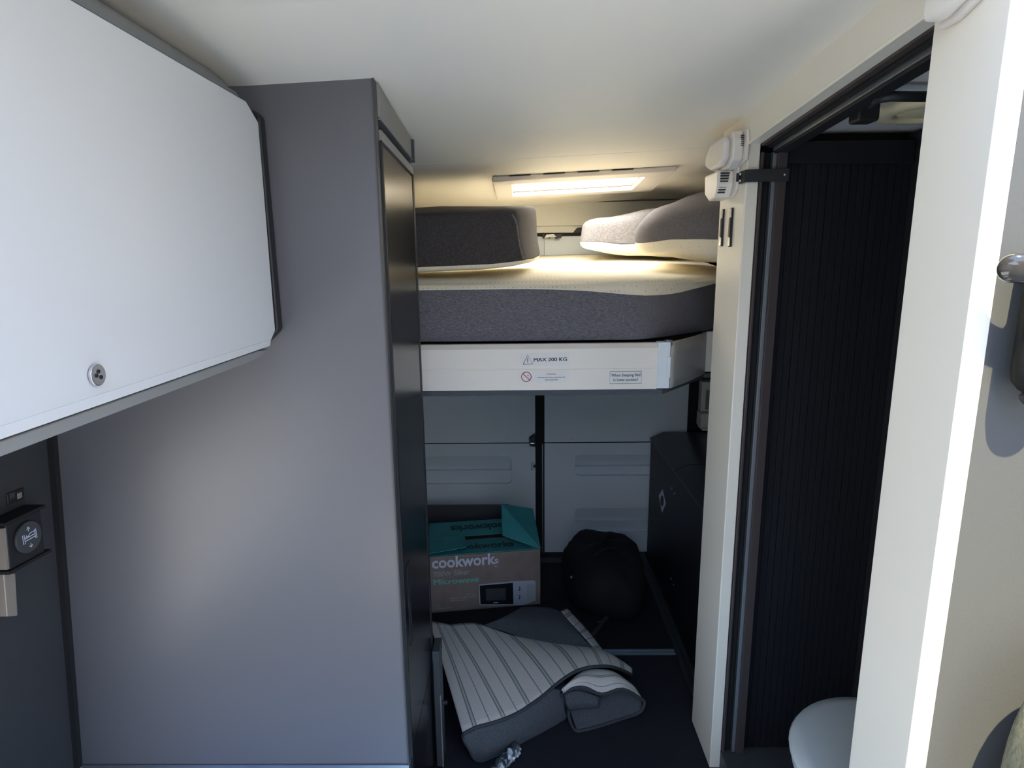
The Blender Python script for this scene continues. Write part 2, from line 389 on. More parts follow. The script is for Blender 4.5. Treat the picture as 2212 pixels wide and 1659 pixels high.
# bathroom lining
struct(box('ceiling', (.664, .80, 1.835), (1.03, 1.66, 1.855), 'bathwall'))
struct(box('floor', (.60, .80, .0), (1.03, 1.66, .06), 'darkgray'))
struct(box('wall_bathroom', (.985, .81, 0), (.999, 1.655, 1.83), 'black'))
struct(box('wall_bathroom', (.60, 1.66, 0), (1.04, 1.69, 1.87), 'black'))

# --- left: tall grey wardrobe side (faces the camera) and its door
wd = thing('wardrobe', 'tall grey wardrobe with glossy black aisle door left of the bed', 'wardrobe', (-.66, 1.45, 0))
prism('side_panel', [(lwx(.352) + .004, 1.25, .352), (-.274, 1.25, .352), (-.274, 1.25, 1.874), (-.9, 1.25, 1.857), (lwx(1.3) + .004, 1.25, 1.3)], (0, .018, 0), 'graypanel', wd)
box('side_edge', (-.2745, 1.247, .352), (-.2715, 1.269, 1.873), 'darkgray', wd)
box('base_strip', (-1.06, 1.246, .343), (-.272, 1.268, .351), 'alu', wd)
box('plinth', (-1.06, 1.252, 0), (-.274, 1.64, .343), 'darkgray', wd)
prism('carcass', [(-.95, 1.27, .36), (-.29, 1.27, .36), (-.29, 1.27, 1.86), (-.90, 1.27, 1.83)], (0, .36, 0), 'black', wd)
# header above the door
prism('header', [(-.268, 1.269, 1.871), (-.268, 1.632, 1.828), (-.268, 1.632, 1.785), (-.268, 1.269, 1.805)], (-.02, 0, 0), 'midgray', wd, bevel=.002)
box('header_cap', (-.272, 1.633, 1.775), (-.262, 1.643, 1.83), 'darkgray', wd)
prism('gap', [(-.285, 1.27, 1.804), (-.285, 1.64, 1.784), (-.285, 1.64, .0), (-.285, 1.27, 0)], (-.01, 0, 0), 'blackgap', wd)
prism('handle_rail', [(-.266, 1.27, 1.803), (-.266, 1.64, 1.783), (-.266, 1.64, 1.780), (-.266, 1.27, 1.800)], (-.008, 0, 0), 'alumat', wd)
dr = prism('door', [(-.268, 1.283, 1.755), (-.268, 1.618, 1.739), (-.268, 1.618, .36), (-.268, 1.283, .36)], (-.014, 0, 0), 'gloss', wd, bevel=.001)
prism('door_frame', [(-.267, 1.272, 1.782), (-.267, 1.64, 1.762), (-.267, 1.64, 1.745), (-.267, 1.272, 1.763)], (-.015, 0, 0), 'midgray', wd)
prism('door_frame', [(-.267, 1.625, 1.745), (-.267, 1.645, 1.745), (-.267, 1.645, .0), (-.267, 1.625, .0)], (-.018, 0, 0), 'black', wd)
prism('door_frame', [(-.267, 1.271, 1.762), (-.267, 1.277, 1.762), (-.267, 1.277, .35), (-.267, 1.271, .35)], (-.015, 0, 0), 'black', wd)
prism('lower_door', [(-.269, 1.283, .352), (-.269, 1.618, .352), (-.269, 1.618, .01), (-.269, 1.283, .01)], (-.014, 0, 0), 'gloss', wd)
box('recessed_handle', (-.2685, 1.315, .62), (-.267, 1.345, .83), 'black', wd, bevel=.003)
struct(box('wall_partition', (-.95, 1.646, 0), (-.275, 1.66, 1.80), 'midgray'))

# --- overhead locker, top left
oc = thing('overhead_locker', 'white overhead locker at upper left with round push lock', 'cabinet', (-.78, .6, 1.36))
xo = -.481
prism('door', [(xo, -.6, 1.372), (xo, 1.163, 1.372), (xo, 1.200, 1.398), (xo, 1.207, 1.785), (xo, 1.160, 1.811), (xo, -.6, 1.811)], (-.018, 0, 0), 'door_white', oc, bevel=.0025, seg=3)
prism('door_lip', [(xo + .0012, -.6, 1.3725), (xo + .0012, 1.164, 1.3725), (xo + .0012, 1.172, 1.384), (xo + .0012, -.6, 1.384)], (-.01, 0, 0), 'door_white', oc)
prism('body', [(xo - .020, -.6, 1.385), (xo - .020, -.6, 1.80), (xo - .03, -.6, 1.808), (-.915, -.6, 1.808), (-.975, -.6, 1.385)], (0, 1.845, 0), 'darkgray', oc)
prism('end_cap', [(xo - .002, 1.222, 1.395), (xo - .002, 1.222, 1.80), (xo - .015, 1.222, 1.812), (-.60, 1.222, 1.812), (-.60, 1.222, 1.345), (xo - .05, 1.222, 1.352)], (0, .026, 0), 'black', oc, bevel=.006)
prism('base_rail', [(xo - .004, -.6, 1.369), (xo - .004, 1.12, 1.369), (xo - .004, 1.17, 1.365), (xo - .004, 1.13, 1.356), (xo - .004, 1.05, 1.3545), (xo - .004, -.6, 1.3545)], (-.4, 0, 0), 'midgray', oc, bevel=.002)
box('top_seal', (xo - .016, -.6, 1.8115), (xo - .010, 1.155, 1.8165), 'blackgap', oc)
prism('top_trim', [(xo - .012, -.6, 1.8165), (xo - .012, 1.165, 1.8165), (xo - .012, 1.150, 1.824), (xo - .012, -.6, 1.824)], (-.012, 0, 0), 'alumat', oc, bevel=.001)
lk = P(206, 810, x=xo + .001)
lkp = cyl('push_lock', lk, lk + Vector((.004, 0, 0)), .0125, 'chrome', oc, n=28, bevel=.001)
for a, b in ((0, .004), (.003, -.003), (-.004, 0)):
    cyl('lock_slot', lk + Vector((.0035, a, b)), lk + Vector((.0048, a, b)), .0024, 'black', lkp, n=10)
# cable duct above the locker
du = tag(tube('cable_duct', [(-.548, -.6, 1.846), (-.548, 1.14, 1.840), (-.548, 1.19, 1.838), (-.549, 1.215, 1.836)], [.026, .026, .024, .010], 'midgray', n=14, flat=.9),
         'rounded grey cable duct between overhead locker and ceiling', 'trim')

# --- dark left wall fittings
bx = -1.0
us = thing('usb_socket', 'small black double socket set in the dark left wall', 'socket', P(35, 1070, x=bx - .01))
bu = lwx(1.07) + .004
q = [P(15, 1066, x=bu), P(52, 1052, x=bu), P(54, 1078, x=bu), P(18, 1092, x=bu)]
prism('socket_plate', q, (-.006, 0, 0), 'black', us, bevel=.002)
for sx in (22, 38):
    q = [P(sx, 1066, x=bu + .001), P(sx + 10, 1062, x=bu + .001), P(sx + 11, 1074, x=bu + .001), P(sx + 1, 1079, x=bu + .001)]
    prism('socket_slot', q, (-.004, 0, 0), 'brownrefl' if sx == 38 else 'darkgray', us, bevel=.001)
bs = thing('bed_lift_switch', 'black bed lift control with white bed symbol on left wall', 'switch', P(58, 1200, x=bx))
xs_ = -.972
a, b, c_, d_ = P(12, 1135, x=xs_), P(88, 1100, x=xs_), P(98, 1192, x=xs_), P(22, 1232, x=xs_)
prism('switch_box', [a, b, c_, d_], (-.045, 0, 0), 'black', bs, bevel=.003)
for dz in (.005,):  # dark bars drawing the shadows along the box's top and bottom edges
    prism('box_shadow', [a + Vector((.003, -.004, .006)), b + Vector((.003, .01, .006)), b + Vector((.003, .01, 0)), a + Vector((.003, -.004, 0))], (-.05, 0, 0), 'blackgap', bs)
    prism('box_shadow', [d_ + Vector((.003, -.006, -.006)), c_ + Vector((.003, .012, -.006)), c_ + Vector((.003, .012, 0)), d_ + Vector((.003, -.006, 0))], (-.05, 0, 0), 'blackgap', bs)
prism('reflecting_side', [a + Vector((-.0, -.006, -.004)), a + Vector((0, -.001, -.004)), d_ + Vector((0, -.001, .004)), d_ + Vector((0, -.006, .004))], (-.045, 0, 0), 'brownrefl', bs)  # near side of the box, warm reflection put into its colour
kc = P(58, 1160, x=xs_ + .001)
kn = cyl('round_button', kc, kc + Vector((.005, 0, 0)), .031, 'darkgray', bs, n=40, bevel=.001)
ic = kc + Vector((.0056, 0, 0))
def seg(p, q, w, nm='bed_symbol', m='inkwhite'):
    p = Vector((0, *p)); q = Vector((0, *q)); d = (q - p).normalized(); n_ = Vector((0, -d.z, d.y)) * w / 2
    return [ic + p + n_, ic + q + n_, ic + q - n_, ic + p - n_]
vs, fs = [], []
for s_ in [((-.016, -.009), (-.016, .010)), ((-.012, -.009), (-.012, .010)), ((.014, -.009), (.014, .010)), ((.017, -.009), (.017, .010)),
           ((-.012, -.004), (.014, -.004)), ((-.012, .001), (.014, .001)), ((-.004, .001), (.002, .007)), ((.002, .007), (.014, .007)), ((-.009, .002), (-.006, .006)), ((-.006, .006), (-.005, .002)),
           ((0, .012), (0, .021)), ((-.004, .016), (0, .021)), ((.004, .016), (0, .021)), ((0, -.013), (0, -.021)), ((-.004, -.017), (0, -.021)), ((.004, -.017), (0, -.021))]:
    n0 = len(vs); vs += seg(*s_, .0016); fs.append((n0, n0 + 1, n0 + 2, n0 + 3))
ob('bed_symbol', vs, fs, 'inkwhite', kn)
hb = [P(8, 1240, x=-.985), P(34, 1238, x=-.985), P(39, 1330, x=-.985), P(16, 1332, x=-.985)]
tag(prism('trim_strip', hb, (-.03, 0, 0), 'brownrefl', bevel=.002), 'vertical strip coloured as a warm reflection under the bed lift switch', 'trim')  # strip coloured brown for the warm light it reflects
struct(prism('trim_2', [(lwx(.35) - .002, 1.236, .35), (lwx(.35) + .012, 1.236, .35), (lwx(1.36) + .012, 1.236, 1.36), (lwx(1.36) - .002, 1.236, 1.36)], (0, .013, 0), 'blackgap'))

# unseen front: table added to catch the sun and bounce its light
tb = thing('bounce_table', 'added white table bouncing sunlight, unseen below the frame at left', 'table', (-.75, .35, 0))
box('tabletop', (-1.0, -.1, .50), (-.32, .72, .525), 'table', tb, bevel=.004)
cyl('leg', (-.72, .35, 0), (-.72, .35, .50), .03, 'alu', tb)

# ================================================================== BED
bed = thing('lift_bed', 'white framed drop down bed raised above the rear storage', 'bed', (.1, 2.4, 1.12))
yf = 1.85
prof = [(yf, 1.134), (yf, 1.198), (yf + .0015, 1.199), (yf + .0015, 1.201), (yf, 1.202), (yf - .001, 1.262), (yf + .012, 1.276), (yf + .03, 1.276), (yf + .03, 1.134)]
xr = P(1420, 790, y=yf).x
prism('fascia', [(-.6, y, z) for y, z in prof], (xr + .6, 0, 0), 'doorwhite' if 'doorwhite' in M_ else 'white', bed)
xc = P(1447, 790, y=yf).x
box('corner_cap', (xr, yf - .002, 1.136), (xc, yf + .03, 1.279), 'inkwhite' if 0 else 'doorgrey', bed, bevel=.002)
box('cap_clip', (xc - .010, yf - .005, 1.17), (xc + .001, yf, 1.235), 'doorgrey', bed, bevel=.001)
cyl('pivot', (xc - .004, yf + .012, 1.268), (xc - .004, yf + .012, 1.284), .012, 'alumat', bed)
e0 = Vector((xc + .004, yf + .01, 0)); e1 = P(1523, 770, y=2.10); e1.z = 0; dd = (e1 - e0)
nn = Vector((dd.y, -dd.x, 0)).normalized()
rows = []
for t in [i / 10 for i in range(11)]:
    p = e0 + dd * t + nn * .006 * math.sin(math.pi * t) ; rows.append([p + Vector((0, 0, z)) for z in (1.134, 1.18, 1.23, 1.279)])
grid('corner_fascia', rows, 'shadegrey', bed, solid=.004)
box('side_rail', (e1.x, e1.y, 1.14), (e1.x + .06, e1.y + .05, 1.28), 'white', bed, bevel=.002)
# felt underside
pl = [(-.6, yf + .004), (xc - .02, yf + .004), (xc, yf + .03), (e1.x, e1.y + .01), (e1.x + .22, e1.y + .02), (.9, 3.0), (-.6, 3.0)]
prism('underside', [(x, y - .004, 1.117) for x, y in pl], (0, 0, .0165), 'felt', bed)
prism('slatted_base', [(x * .98, y + .03, 1.19) for x, y in pl], (0, 0, .06), 'black', bed)

# mattress: rolled profile along the front outline
def fy(x): return 1.855 if x < .36 else 1.855 + (x - .36) ** 1.25 * 1.12
def seamz(x): return 1.445 - .0 * x - .022 * math.exp(-((x - .42) / .2) ** 2) - .006 * max(0, x) + .05 * max(0, x - .5)
XS = [-.62 + i * (.62 + .80) / 44 for i in range(45)]
side, top = [], []
for x in XS:
    s0 = seamz(x); y0 = fy(x)
    prof = [(.020, 1.284), (.002, 1.289), (-.006, 1.32), (-.010, 1.36), (-.008, 1.40), (-.002, s0)]
    side.append([(x, y0 + a, z) for a, z in prof])
    cz = 1.468
    tp = [(-.002, s0), (.004, s0 + .012), (.016, cz - .012), (.035, cz - .002), (.07, cz + .003), (.14, cz + .006)]
    yb = 2.98
    for k in range(1, 13):
        t = k / 12; y = y0 + .14 + (yb - y0 - .14) * t
        tp.append((y - y0, cz + .006 + (1.548 - cz - .006) * t + .004 * math.sin(9 * x + 5 * t)))
    tp += [(yb + .01 - y0, 1.50), (yb - y0, 1.29)]
    top.append([(x, y0 + a, z) for a, z in tp])
mt = thing('mattress', 'cream quilted mattress with charcoal side border on lift bed', 'mattress', (.1, 2.4, 1.285))
grid('side_border', side, 'fabric', mt)
grid('top_cover', top, 'cream', mt)
tube('piping', [(r[-1][0], r[-1][1] - .001, r[-1][2]) for r in side], .0022, 'cream2', mt, n=6)

# cushions on the bed
def cush(name, label, c8, lo, m_lo, m_hi, r=.28, wr=.004, seed=1, cat='cushion', n=14):
    base = sum((Vector(c) for c in c8[:4]), Vector()) / 4
    t = thing(name, label, cat, base, None)
    cushion('cover', c8, m_hi, t, r, n, vlo=lo, wr=wr, seed=seed)
    cushion('underside', c8, m_lo, t, r, n, vhi=lo, wr=wr, seed=seed)
    return t
Z = lambda x, y, z: Vector((x, y, z))
c1 = [Z(-.62, 1.93, 1.474), P(1132, 578, y=1.96) , P(1172, 562, y=2.30), Z(-.62, 2.28, 1.53),
      Z(-.62, 1.93, 1.660), P(1112, 452, y=1.99), P(1160, 440, y=2.32), Z(-.62, 2.28, 1.715)]
k1 = cush('mattress_section', 'thick black fabric bolster with rounded end at left on the mattress', c1, .10, 'cream2', 'fabric3', r=.16, wr=.003, seed=3, n=18)
e = [P(1103, 463, y=1.962), P(1112, 480, y=1.963), P(1116, 505, y=1.965), P(1120, 530, y=1.967), P(1128, 560, y=1.972)]
tube('seam_piping', [Vector(p) + Vector((0.004, -.004, 0)) for p in e], .0028, 'fabric2', k1, n=6, smooth_path=3)
c2 = [P(1243, 543, y=2.58), P(1440, 564, y=2.56), P(1540, 550, y=2.88), P(1290, 538, y=2.92),
      P(1246, 478, y=2.60), P(1430, 448, y=2.58), P(1540, 430, y=2.88), P(1290, 475, y=2.92)]
k2 = cush('cushion', 'grey cushion with cream underside, farther of two at right on bed', c2, .30, 'cream2', 'fabric2', r=.36, wr=.004, seed=5)
c3 = [P(1362, 556, y=2.22), P(1700, 578, y=1.98), P(1700, 560, y=2.5), P(1400, 548, y=2.55),
      P(1362, 476, y=2.24), P(1660, 405, y=1.99), P(1640, 380, y=2.4), P(1420, 436, y=2.5)]
k3 = cush('cushion', 'large charcoal and cream cushion, nearer of two against the white pillar', c3, .40, 'cream2', 'fabric', r=.40, wr=.006, seed=8)

# stickers on the fascia
def quad(px, y): return [P(a, b, y=y) for a, b in px]
ys_ = yf - .0012
s1 = thing('warning_sticker', 'clear sticker reading MAX 200 KG on the bed fascia', 'sticker', P(1176, 790, y=yf))
prism('film', quad([(1124, 764), (1230, 762), (1231, 788), (1125, 791)], ys_), (0, .0008, 0), 'sticker', s1)
tri = [P(1130, 787, y=ys_ - .0006), P(1151, 786, y=ys_ - .0006), P(1140, 767, y=ys_ - .0006)]
tube('triangle', tri + [tri[0]], .0008, 'inkblack', s1, n=4)
cyl('exclamation_mark', P(1140, 773, y=ys_ - .0006), P(1140, 783, y=ys_ - .0006), .0010, 'inkblack', s1, n=6)
text('lettering', 'MAX 200 KG', .0155, P(1152, 781, y=ys_ - .0006), (1, 0, .012), (0, 0, 1), 'inkblack', s1, bold=-.0007, wid=.101)
s2 = thing('child_safety_sticker', 'sticker with red crossed out circle and small print on bed fascia', 'sticker', P(1176, 826, y=yf))
prism('film', quad([(1121, 802), (1229, 801), (1230, 825), (1121, 826)], ys_), (0, .0008, 0), 'sticker', s2)
cc = P(1137, 814, y=ys_ - .0006); rr_ = .0148
tube('red_ring', [cc + Vector((math.cos(t), 0, math.sin(t))) * rr_ for t in [2 * math.pi * i / 28 for i in range(29)]], .0012, 'inkred', s2, n=5)
tube('red_bar', [cc + Vector((-.0104, 0, .0104)), cc + Vector((.0104, 0, -.0104))], .0011, 'inkred', s2, n=5)
cyl('child_figure', cc + Vector((.005, .0003, .004)), cc + Vector((.005, -.0004, .004)), .0028, 'inkgrey', s2, n=10)
text('lettering', 'ATTENTION!', .0058, P(1191, 809.5, y=ys_ - .0006), (1, 0, .01), (0, 0, 1), 'inkred', s2, align='CENTER', wid=.028)
text('lettering', 'Not allowed for children under 6 years old', .0048, P(1191, 816, y=ys_ - .0006), (1, 0, .01), (0, 0, 1), 'inkblack', s2, align='CENTER', wid=.083)
text('lettering', 'without supervision!', .0048, P(1191, 821.5, y=ys_ - .0006), (1, 0, .01), (0, 0, 1), 'inkblack', s2, align='CENTER', wid=.040)
s3 = thing('position_sticker', 'outlined sticker reading When Sleeping Bed in lower position', 'sticker', P(1351, 829, y=yf))
prism('film', quad([(1318, 803), (1386, 802), (1386, 828), (1317, 829)], ys_), (0, .0008, 0), 'sticker', s3)
qd = quad([(1318, 803), (1386, 802), (1386, 828), (1317, 829)], ys_ - .0006)
tube('outline', qd + [qd[0]], .0005, 'inkblack', s3, n=4)
text('lettering', 'When Sleeping Bed', .0125, P(1352, 813, y=ys_ - .0006), (1, 0, .01), (0, 0, 1), 'inkblack', s3, align='CENTER', wid=.0885)
text('lettering', 'in lower position!', .0125, P(1351.5, 823, y=ys_ - .0006), (1, 0, .01), (0, 0, 1), 'inkblack', s3, align='CENTER', wid=.075)

# ================================================================== SKYLIGHT
sk = thing('rooflight', 'lit white framed rooflight in the ceiling over the bed', 'rooflight', (.22, 2.46, 1.79))
def zc(x, y): return ceilz(x, y)
def slab(name, x0, x1, y0, y1, dz0, dz1, m, parent, **k):
    c8 = [(x0, y0, zc(x0, y0) + dz0), (x1, y0, zc(x1, y0) + dz0), (x1, y1, zc(x1, y1) + dz0), (x0, y1, zc(x0, y1) + dz0),
          (x0, y0, zc(x0, y0) + dz1), (x1, y0, zc(x1, y0) + dz1), (x1, y1, zc(x1, y1) + dz1), (x0, y1, zc(x0, y1) + dz1)]
    return hexa(name, c8, m, parent, **k)
X0, X1, Y0, Y1 = -.09, .555, 2.25, 2.66
slab('frame', X0, X1, Y0, 2.33, -.019, -.0005, 'pink', sk, bevel=.006, seg=3)
slab('frame', X0, X1, 2.60, Y1, -.019, -.0005, 'pink', sk, bevel=.006, seg=3)
slab('frame', X0, -.02, 2.325, 2.605, -.019, -.0005, 'pink', sk, bevel=.006, seg=3)
slab('frame', .46, X1, 2.325, 2.605, -.019, -.0005, 'pink', sk, bevel=.006, seg=3)
for a in (-.03, .09, .21, .33): slab('vent_slot', a, a + .075, Y0 - .002, Y0 + .004, -.0045, -.001, 'black', sk)
slab('shaft', -.02, -.012, 2.33, 2.60, 0, .14, 'white', sk); slab('shaft', .452, .46, 2.33, 2.60, 0, .14, 'white', sk)
slab('shaft', -.02, .46, 2.33, 2.338, 0, .14, 'white', sk); slab('shaft', -.02, .46, 2.592, 2.60, 0, .14, 'white', sk)
slab('pane', -.012, .452, 2.338, 2.592, .030, .045, 'pane', sk)
slab('blind_bar', -.012, .452, 2.455, 2.461, .006, .012, 'midgray', sk)

# ================================================================== REAR DOORS
struct(prism('wall_rear', [(-1.08, 3.0, 1.685), (1.06, 3.0, 1.685), (1.06, 3.0, 1.80), (-1.08, 3.0, 1.77)], (0, .05, 0), 'rearwhite'))
struct(box('wall_rear', (-.66, 3.008, 1.653), (.852, 3.03, 1.684), 'rearwhite'))
yd = 3.02
def rrect(x0, x1, z0, z1, r, n=5):
    o = []
    for cx, cz, a0 in ((x1 - r, z1 - r, 0), (x0 + r, z1 - r, 90), (x0 + r, z0 + r, 180), (x1 - r, z0 + r, 270)):
        for i in range(n + 1): t = R(a0 + 90 * i / n); o.append((cx + r * math.cos(t), cz + r * math.sin(t)))
    return o
def door_leaf(nm, x0, x1, recs, crease=.606, extra=()):
    d = bpy.data.objects.new(nm, None); COL.objects.link(d); d.location = ((x0 + x1) / 2, yd, 0); struct(d)
    box('upper_panel', (x0, yd, crease + .002), (x1, yd + .03, 1.638), 'doorgrey', d, bevel=.002)
    # window band above is hidden by the bed; lower panel with real recesses
    bm = bmesh.new(); loops = [[(x0, .0), (x1, .0), (x1, crease - .002), (x0, crease - .002)]] + [rrect(*r, .022) for r in recs]
    off = d.location
    for lp in loops:
        vs = [bm.verts.new(Vector((x, yd, z)) - off) for x, z in lp]
        for i in range(len(vs)): bm.edges.new((vs[i], vs[(i + 1) % len(vs)]))
    bmesh.ops.triangle_fill(bm, edges=bm.edges[:], use_beauty=True)
    me = bpy.data.meshes.new('lower_panel'); bm.to_mesh(me); bm.free(); me.materials.append(M_['doorgrey'])
    o = bpy.data.objects.new('lower_panel', me); COL.objects.link(o); o.parent = d
    for (a, b, z0, z1) in recs:
        o_ = rrect(a, b, z0, z1, .022); zm = z0 + (z1 - z0) * (.42 if z1 - z0 < .14 else .46)
        dep = lambda z: .010 + .024 * (z1 - z) / (z1 - zm) if z > zm else .014 + .004 * (zm - z) / (zm - z0)
        v = [Vector((x, yd, z)) for x, z in o_]; n = len(v); v += [Vector((x, yd + dep(z), z)) for x, z in o_]
        f = [(i, (i + 1) % n, (i + 1) % n + n, i + n) for i in range(n)]
        up = [i + n for i in range(n) if o_[i][1] > zm]; lo = [i + n for i in range(n) if o_[i][1] <= zm]
        # mid-line vertices
        k = len(v); v += [Vector((b, yd + .034, zm)), Vector((a, yd + .034, zm)), Vector((b, yd + .014, zm)), Vector((a, yd + .014, zm))]
        f.append(tuple(up + [k + 1, k])); f.append(tuple(lo + [k + 2, k + 3])); f.append((k, k + 1, k + 3, k + 2))
        ob('grab_recess', v, f, 'doorgrey', d)
    for p in extra: c = Vector(p); cyl('screw_cap', c, c + Vector((0, -.004, 0)), .007, 'doorgrey', d, n=14, bevel=.001)
    return d
door_leaf('door_1', -.66, .078, [(-.56, -.045, .386, .537), (-.56, -.045, .10, .25)], extra=[P(1097, 950, y=yd)])
door_leaf('door_2', .125, .852, [(.284, .76, .426, .539), (.284, .76, .112, .247)], extra=[P(1236, 950, y=yd), P(1480, 895, y=yd)])
d2 = bpy.data.objects['door_2']
box('closing_edge', (.092, yd, 1.40), (.1245, yd + .03, 1.638), 'doorgrey', d2, bevel=.002)
struct(box('trim_3', (.078, 3.035, 0), (.125, 3.06, 1.66), 'blackgap'))
struct(box('trim_4', (.852, 3.03, 0), (.905, 3.06, 1.66), 'blackgap'))
struct(box('trim_5', (.112, 3.012, .0), (.118, 3.03, .60), 'alumat'))
# door latch hardware
la = thing('door_latch', 'black latch catch at the middle gap of the rear doors', 'latch', P(1152, 968, y=3.0))
prism('catch_body', [P(a, b, y=2.995) for a, b in ((1143, 948), (1156, 938), (1158, 966), (1144, 964))], (0, .03, 0), 'black', la, bevel=.003)
cyl('catch_pin', P(1146, 957, y=2.994), P(1154, 957, y=2.994), .006, 'chrome', la, n=12)
sb = thing('striker_loop', 'small square striker loop below the rear door latch', 'latch', P(1152, 1015, y=3.0))
q = [P(a, b, y=3.008) for a, b in ((1157, 1000), (1148, 1001), (1148, 1015), (1157, 1016))]
tube('loop', q, .003, 'doorgrey', sb, n=6)
cyl('loop_bolt', P(1155, 1007, y=3.0), P(1155, 1007, y=3.02), .008, 'black', sb, n=12)
# top of the doors seen over the mattress: rubber gap with catches
struct(box('trim_6', (-.66, 3.012, 1.640), (.852, 3.03, 1.652), 'blackgap'))
struct(box('trim_7', (.082, 2.99, 1.46), (.090, 3.018, 1.645), 'blackgap'))
hg = thing('upper_door_catch', 'black bolt catches on rear door top between the cushions', 'latch', P(1210, 515, y=3.0))
for a, b in ((1170, 1178), (1183, 1192), (1197, 1215)):
    prism('catch', [P(a, 506, y=2.992), P(b, 504, y=2.992), P(b - 3, 514, y=2.992), P(a + 3, 516, y=2.992)], (0, .02, 0), 'black', hg, bevel=.002)
prism('catch_plate', [P(1180, 507, y=2.99), P(1196, 505, y=2.99), P(1202, 512, y=2.99), P(1176, 513, y=2.99)], (0, .02, 0), 'rearwhite', hg, bevel=.001)
prism('hinge_arm', [P(1238, 503, y=2.99), P(1247, 492, y=2.99), P(1262, 491, y=2.99), P(1262, 503, y=2.99)], (0, .03, 0), 'black', hg, bevel=.003)
# right-hand rear corner fittings
rc = thing('corner_bracket', 'pale stepped bracket behind white pillar above the black locker', 'bracket', (.95, 3.0, .60))
box('upper_block', (.905, 2.98, .775), (.99, 3.06, .925), 'rearwhite', rc, bevel=.004)
box('inset_plate', (.925, 2.974, .785), (.985, 2.982, .885), 'midgray', rc, bevel=.004)
box('lower_block', (.90, 2.95, .695), (.99, 3.06, .772), 'rearwhite', rc, bevel=.008)
box('foot_block', (.915, 2.975, .675), (.99, 3.06, .69), 'rearwhite', rc, bevel=.004)
cyl('bolt', (.967, 2.972, .905), (.967, 2.982, .905), .008, 'black', rc, n=10)

# ================================================================== LOCKER (right rear)
lc = thing('storage_locker', 'black storage locker with sloping lid edge along right rear wall', 'locker', (.83, 2.35, 0))
lx, lz = .662, .637
box('side_panel', (lx, 1.83, .015), (lx + .02, 2.985, lz - .006), 'locker', lc, bevel=.002)
box('body', (lx + .02, 1.83, .015), (.99, 2.985, lz - .01), 'locker', lc)
def lid(y0, y1):
    return prism('lid', [(lx - .006, y0, lz - .004), (lx - .006, y0, lz + .003), (.720, y0, .668), (.99, y0, .668), (.99, y0, lz - .004)], (0, y1 - y0, 0), 'lid', lc, bevel=.003)
ym = P(1470, 1012, z=.65).y
lid(1.83, ym - .002); lid(ym + .002, 2.987)
for (a, b) in ((1452, 1055), (1458, 1066), (1449, 1250), (1455, 1262)):
    c = P(a, b, x=lx); cyl('fastener', c, c + Vector((-.004, 0, 0)), .006, 'chrome' if a % 2 else 'alumat', lc, n=10)
st = thing('locker_sticker', 'pale rectangular sticker with dark oval on the black locker side', 'sticker', P(1430, 1108, x=lx))
prism('film', [P(a, b, x=lx - .001) for a, b in ((1423, 1071), (1431, 1057), (1438, 1088), (1430, 1107))], (.0008, 0, 0), 'inkwhite', st)
prism('dark_oval', [P(1430 + 3.4 * math.cos(t), 1082 + 12 * math.sin(t), x=lx - .0018) for t in [2 * math.pi * i / 16 for i in range(16)]], (.0006, 0, 0), 'inkblack', st)

# floor rails
def rail(nm, label, a, b, w, h, m):
    a, b = Vector(a), Vector(b); d = (b - a).normalized(); n = Vector((-d.y, d.x, 0))
    t = thing(nm, label, 'rail', (a + b) / 2)
    for s, ww, hh in ((-1, w * .28, h), (1, w * .28, h)):
        c = n * s * w * .34
        prism('rail_flange', [a + c - n * ww / 2, a + c + n * ww / 2, a + c + n * ww / 2 + Z(0, 0, hh), a + c - n * ww / 2 + Z(0, 0, hh)], b - a, m, t, bevel=.001)
    prism('rail_web', [a - n * w / 2, a + n * w / 2, a + n * w / 2 + Z(0, 0, h * .4), a - n * w / 2 + Z(0, 0, h * .4)], b - a, m, t)
    return t
rail('floor_rail', 'dark aluminium floor rail running beside the black locker', (.628, 1.85, 0), (.628, 3.0, 0), .042, .010, 'track')
rail('floor_rail', 'bright aluminium strip across the dark floor near the rug', (-.3, 2.165, 0), (.604, 2.165, 0), .030, .008, 'trackl')
rail('floor_rail', 'short aluminium strip across floor just right of the microwave carton', (.08, 2.92, 0), (.25, 2.92, 0), .045, .008, 'track')

# ================================================================== MICROWAVE BOX
bxA = Vector((-.400, 2.447, 0)); bxB = Vector((.085, 2.517, 0)); H = .268
ux = (bxB - bxA).normalized(); uy = Vector((-ux.y, ux.x, 0)); Wd = (bxB - bxA).length; D = .34
carton = thing('microwave_carton', 'brown and teal microwave carton with open flaps on storage floor', 'carton', (bxA + bxB) / 2 + uy * D / 2)
def cb(u, w, z): return bxA + ux * u + uy * w + Z(0, 0, z)
def wallp(nm, p, vec, m, **k): return prism(nm, p, vec, m, carton, **k)
t_ = .004
wallp('front_wall', [cb(0, 0, .001), cb(Wd, 0, .001), cb(Wd, 0, H), cb(0, 0, H)], uy * t_, 'cardboard')
wallp('rear_wall', [cb(0, D - t_, .001), cb(Wd, D - t_, .001), cb(Wd, D - t_, H), cb(0, D - t_, H)], uy * t_, 'cardboard')
wallp('end_wall', [cb(0, t_, .001), cb(0, D - t_, .001), cb(0, D - t_, H), cb(0, t_, H)], ux * t_, 'cardboard')
wallp('end_wall', [cb(Wd - t_, t_, .001), cb(Wd - t_, D - t_, .001), cb(Wd - t_, D - t_, H), cb(Wd - t_, t_, H)], ux * t_, 'cardboard')
wallp('bottom', [cb(0, 0, .001), cb(Wd, 0, .001), cb(Wd, D, .001), cb(0, D, .001)], (0, 0, t_), 'cardedge')
wallp('worn_edge', [cb(0, -.001, H - .004), cb(Wd, -.001, H - .004), cb(Wd, -.001, H), cb(0, -.001, H)], uy * .002, 'cardedge')
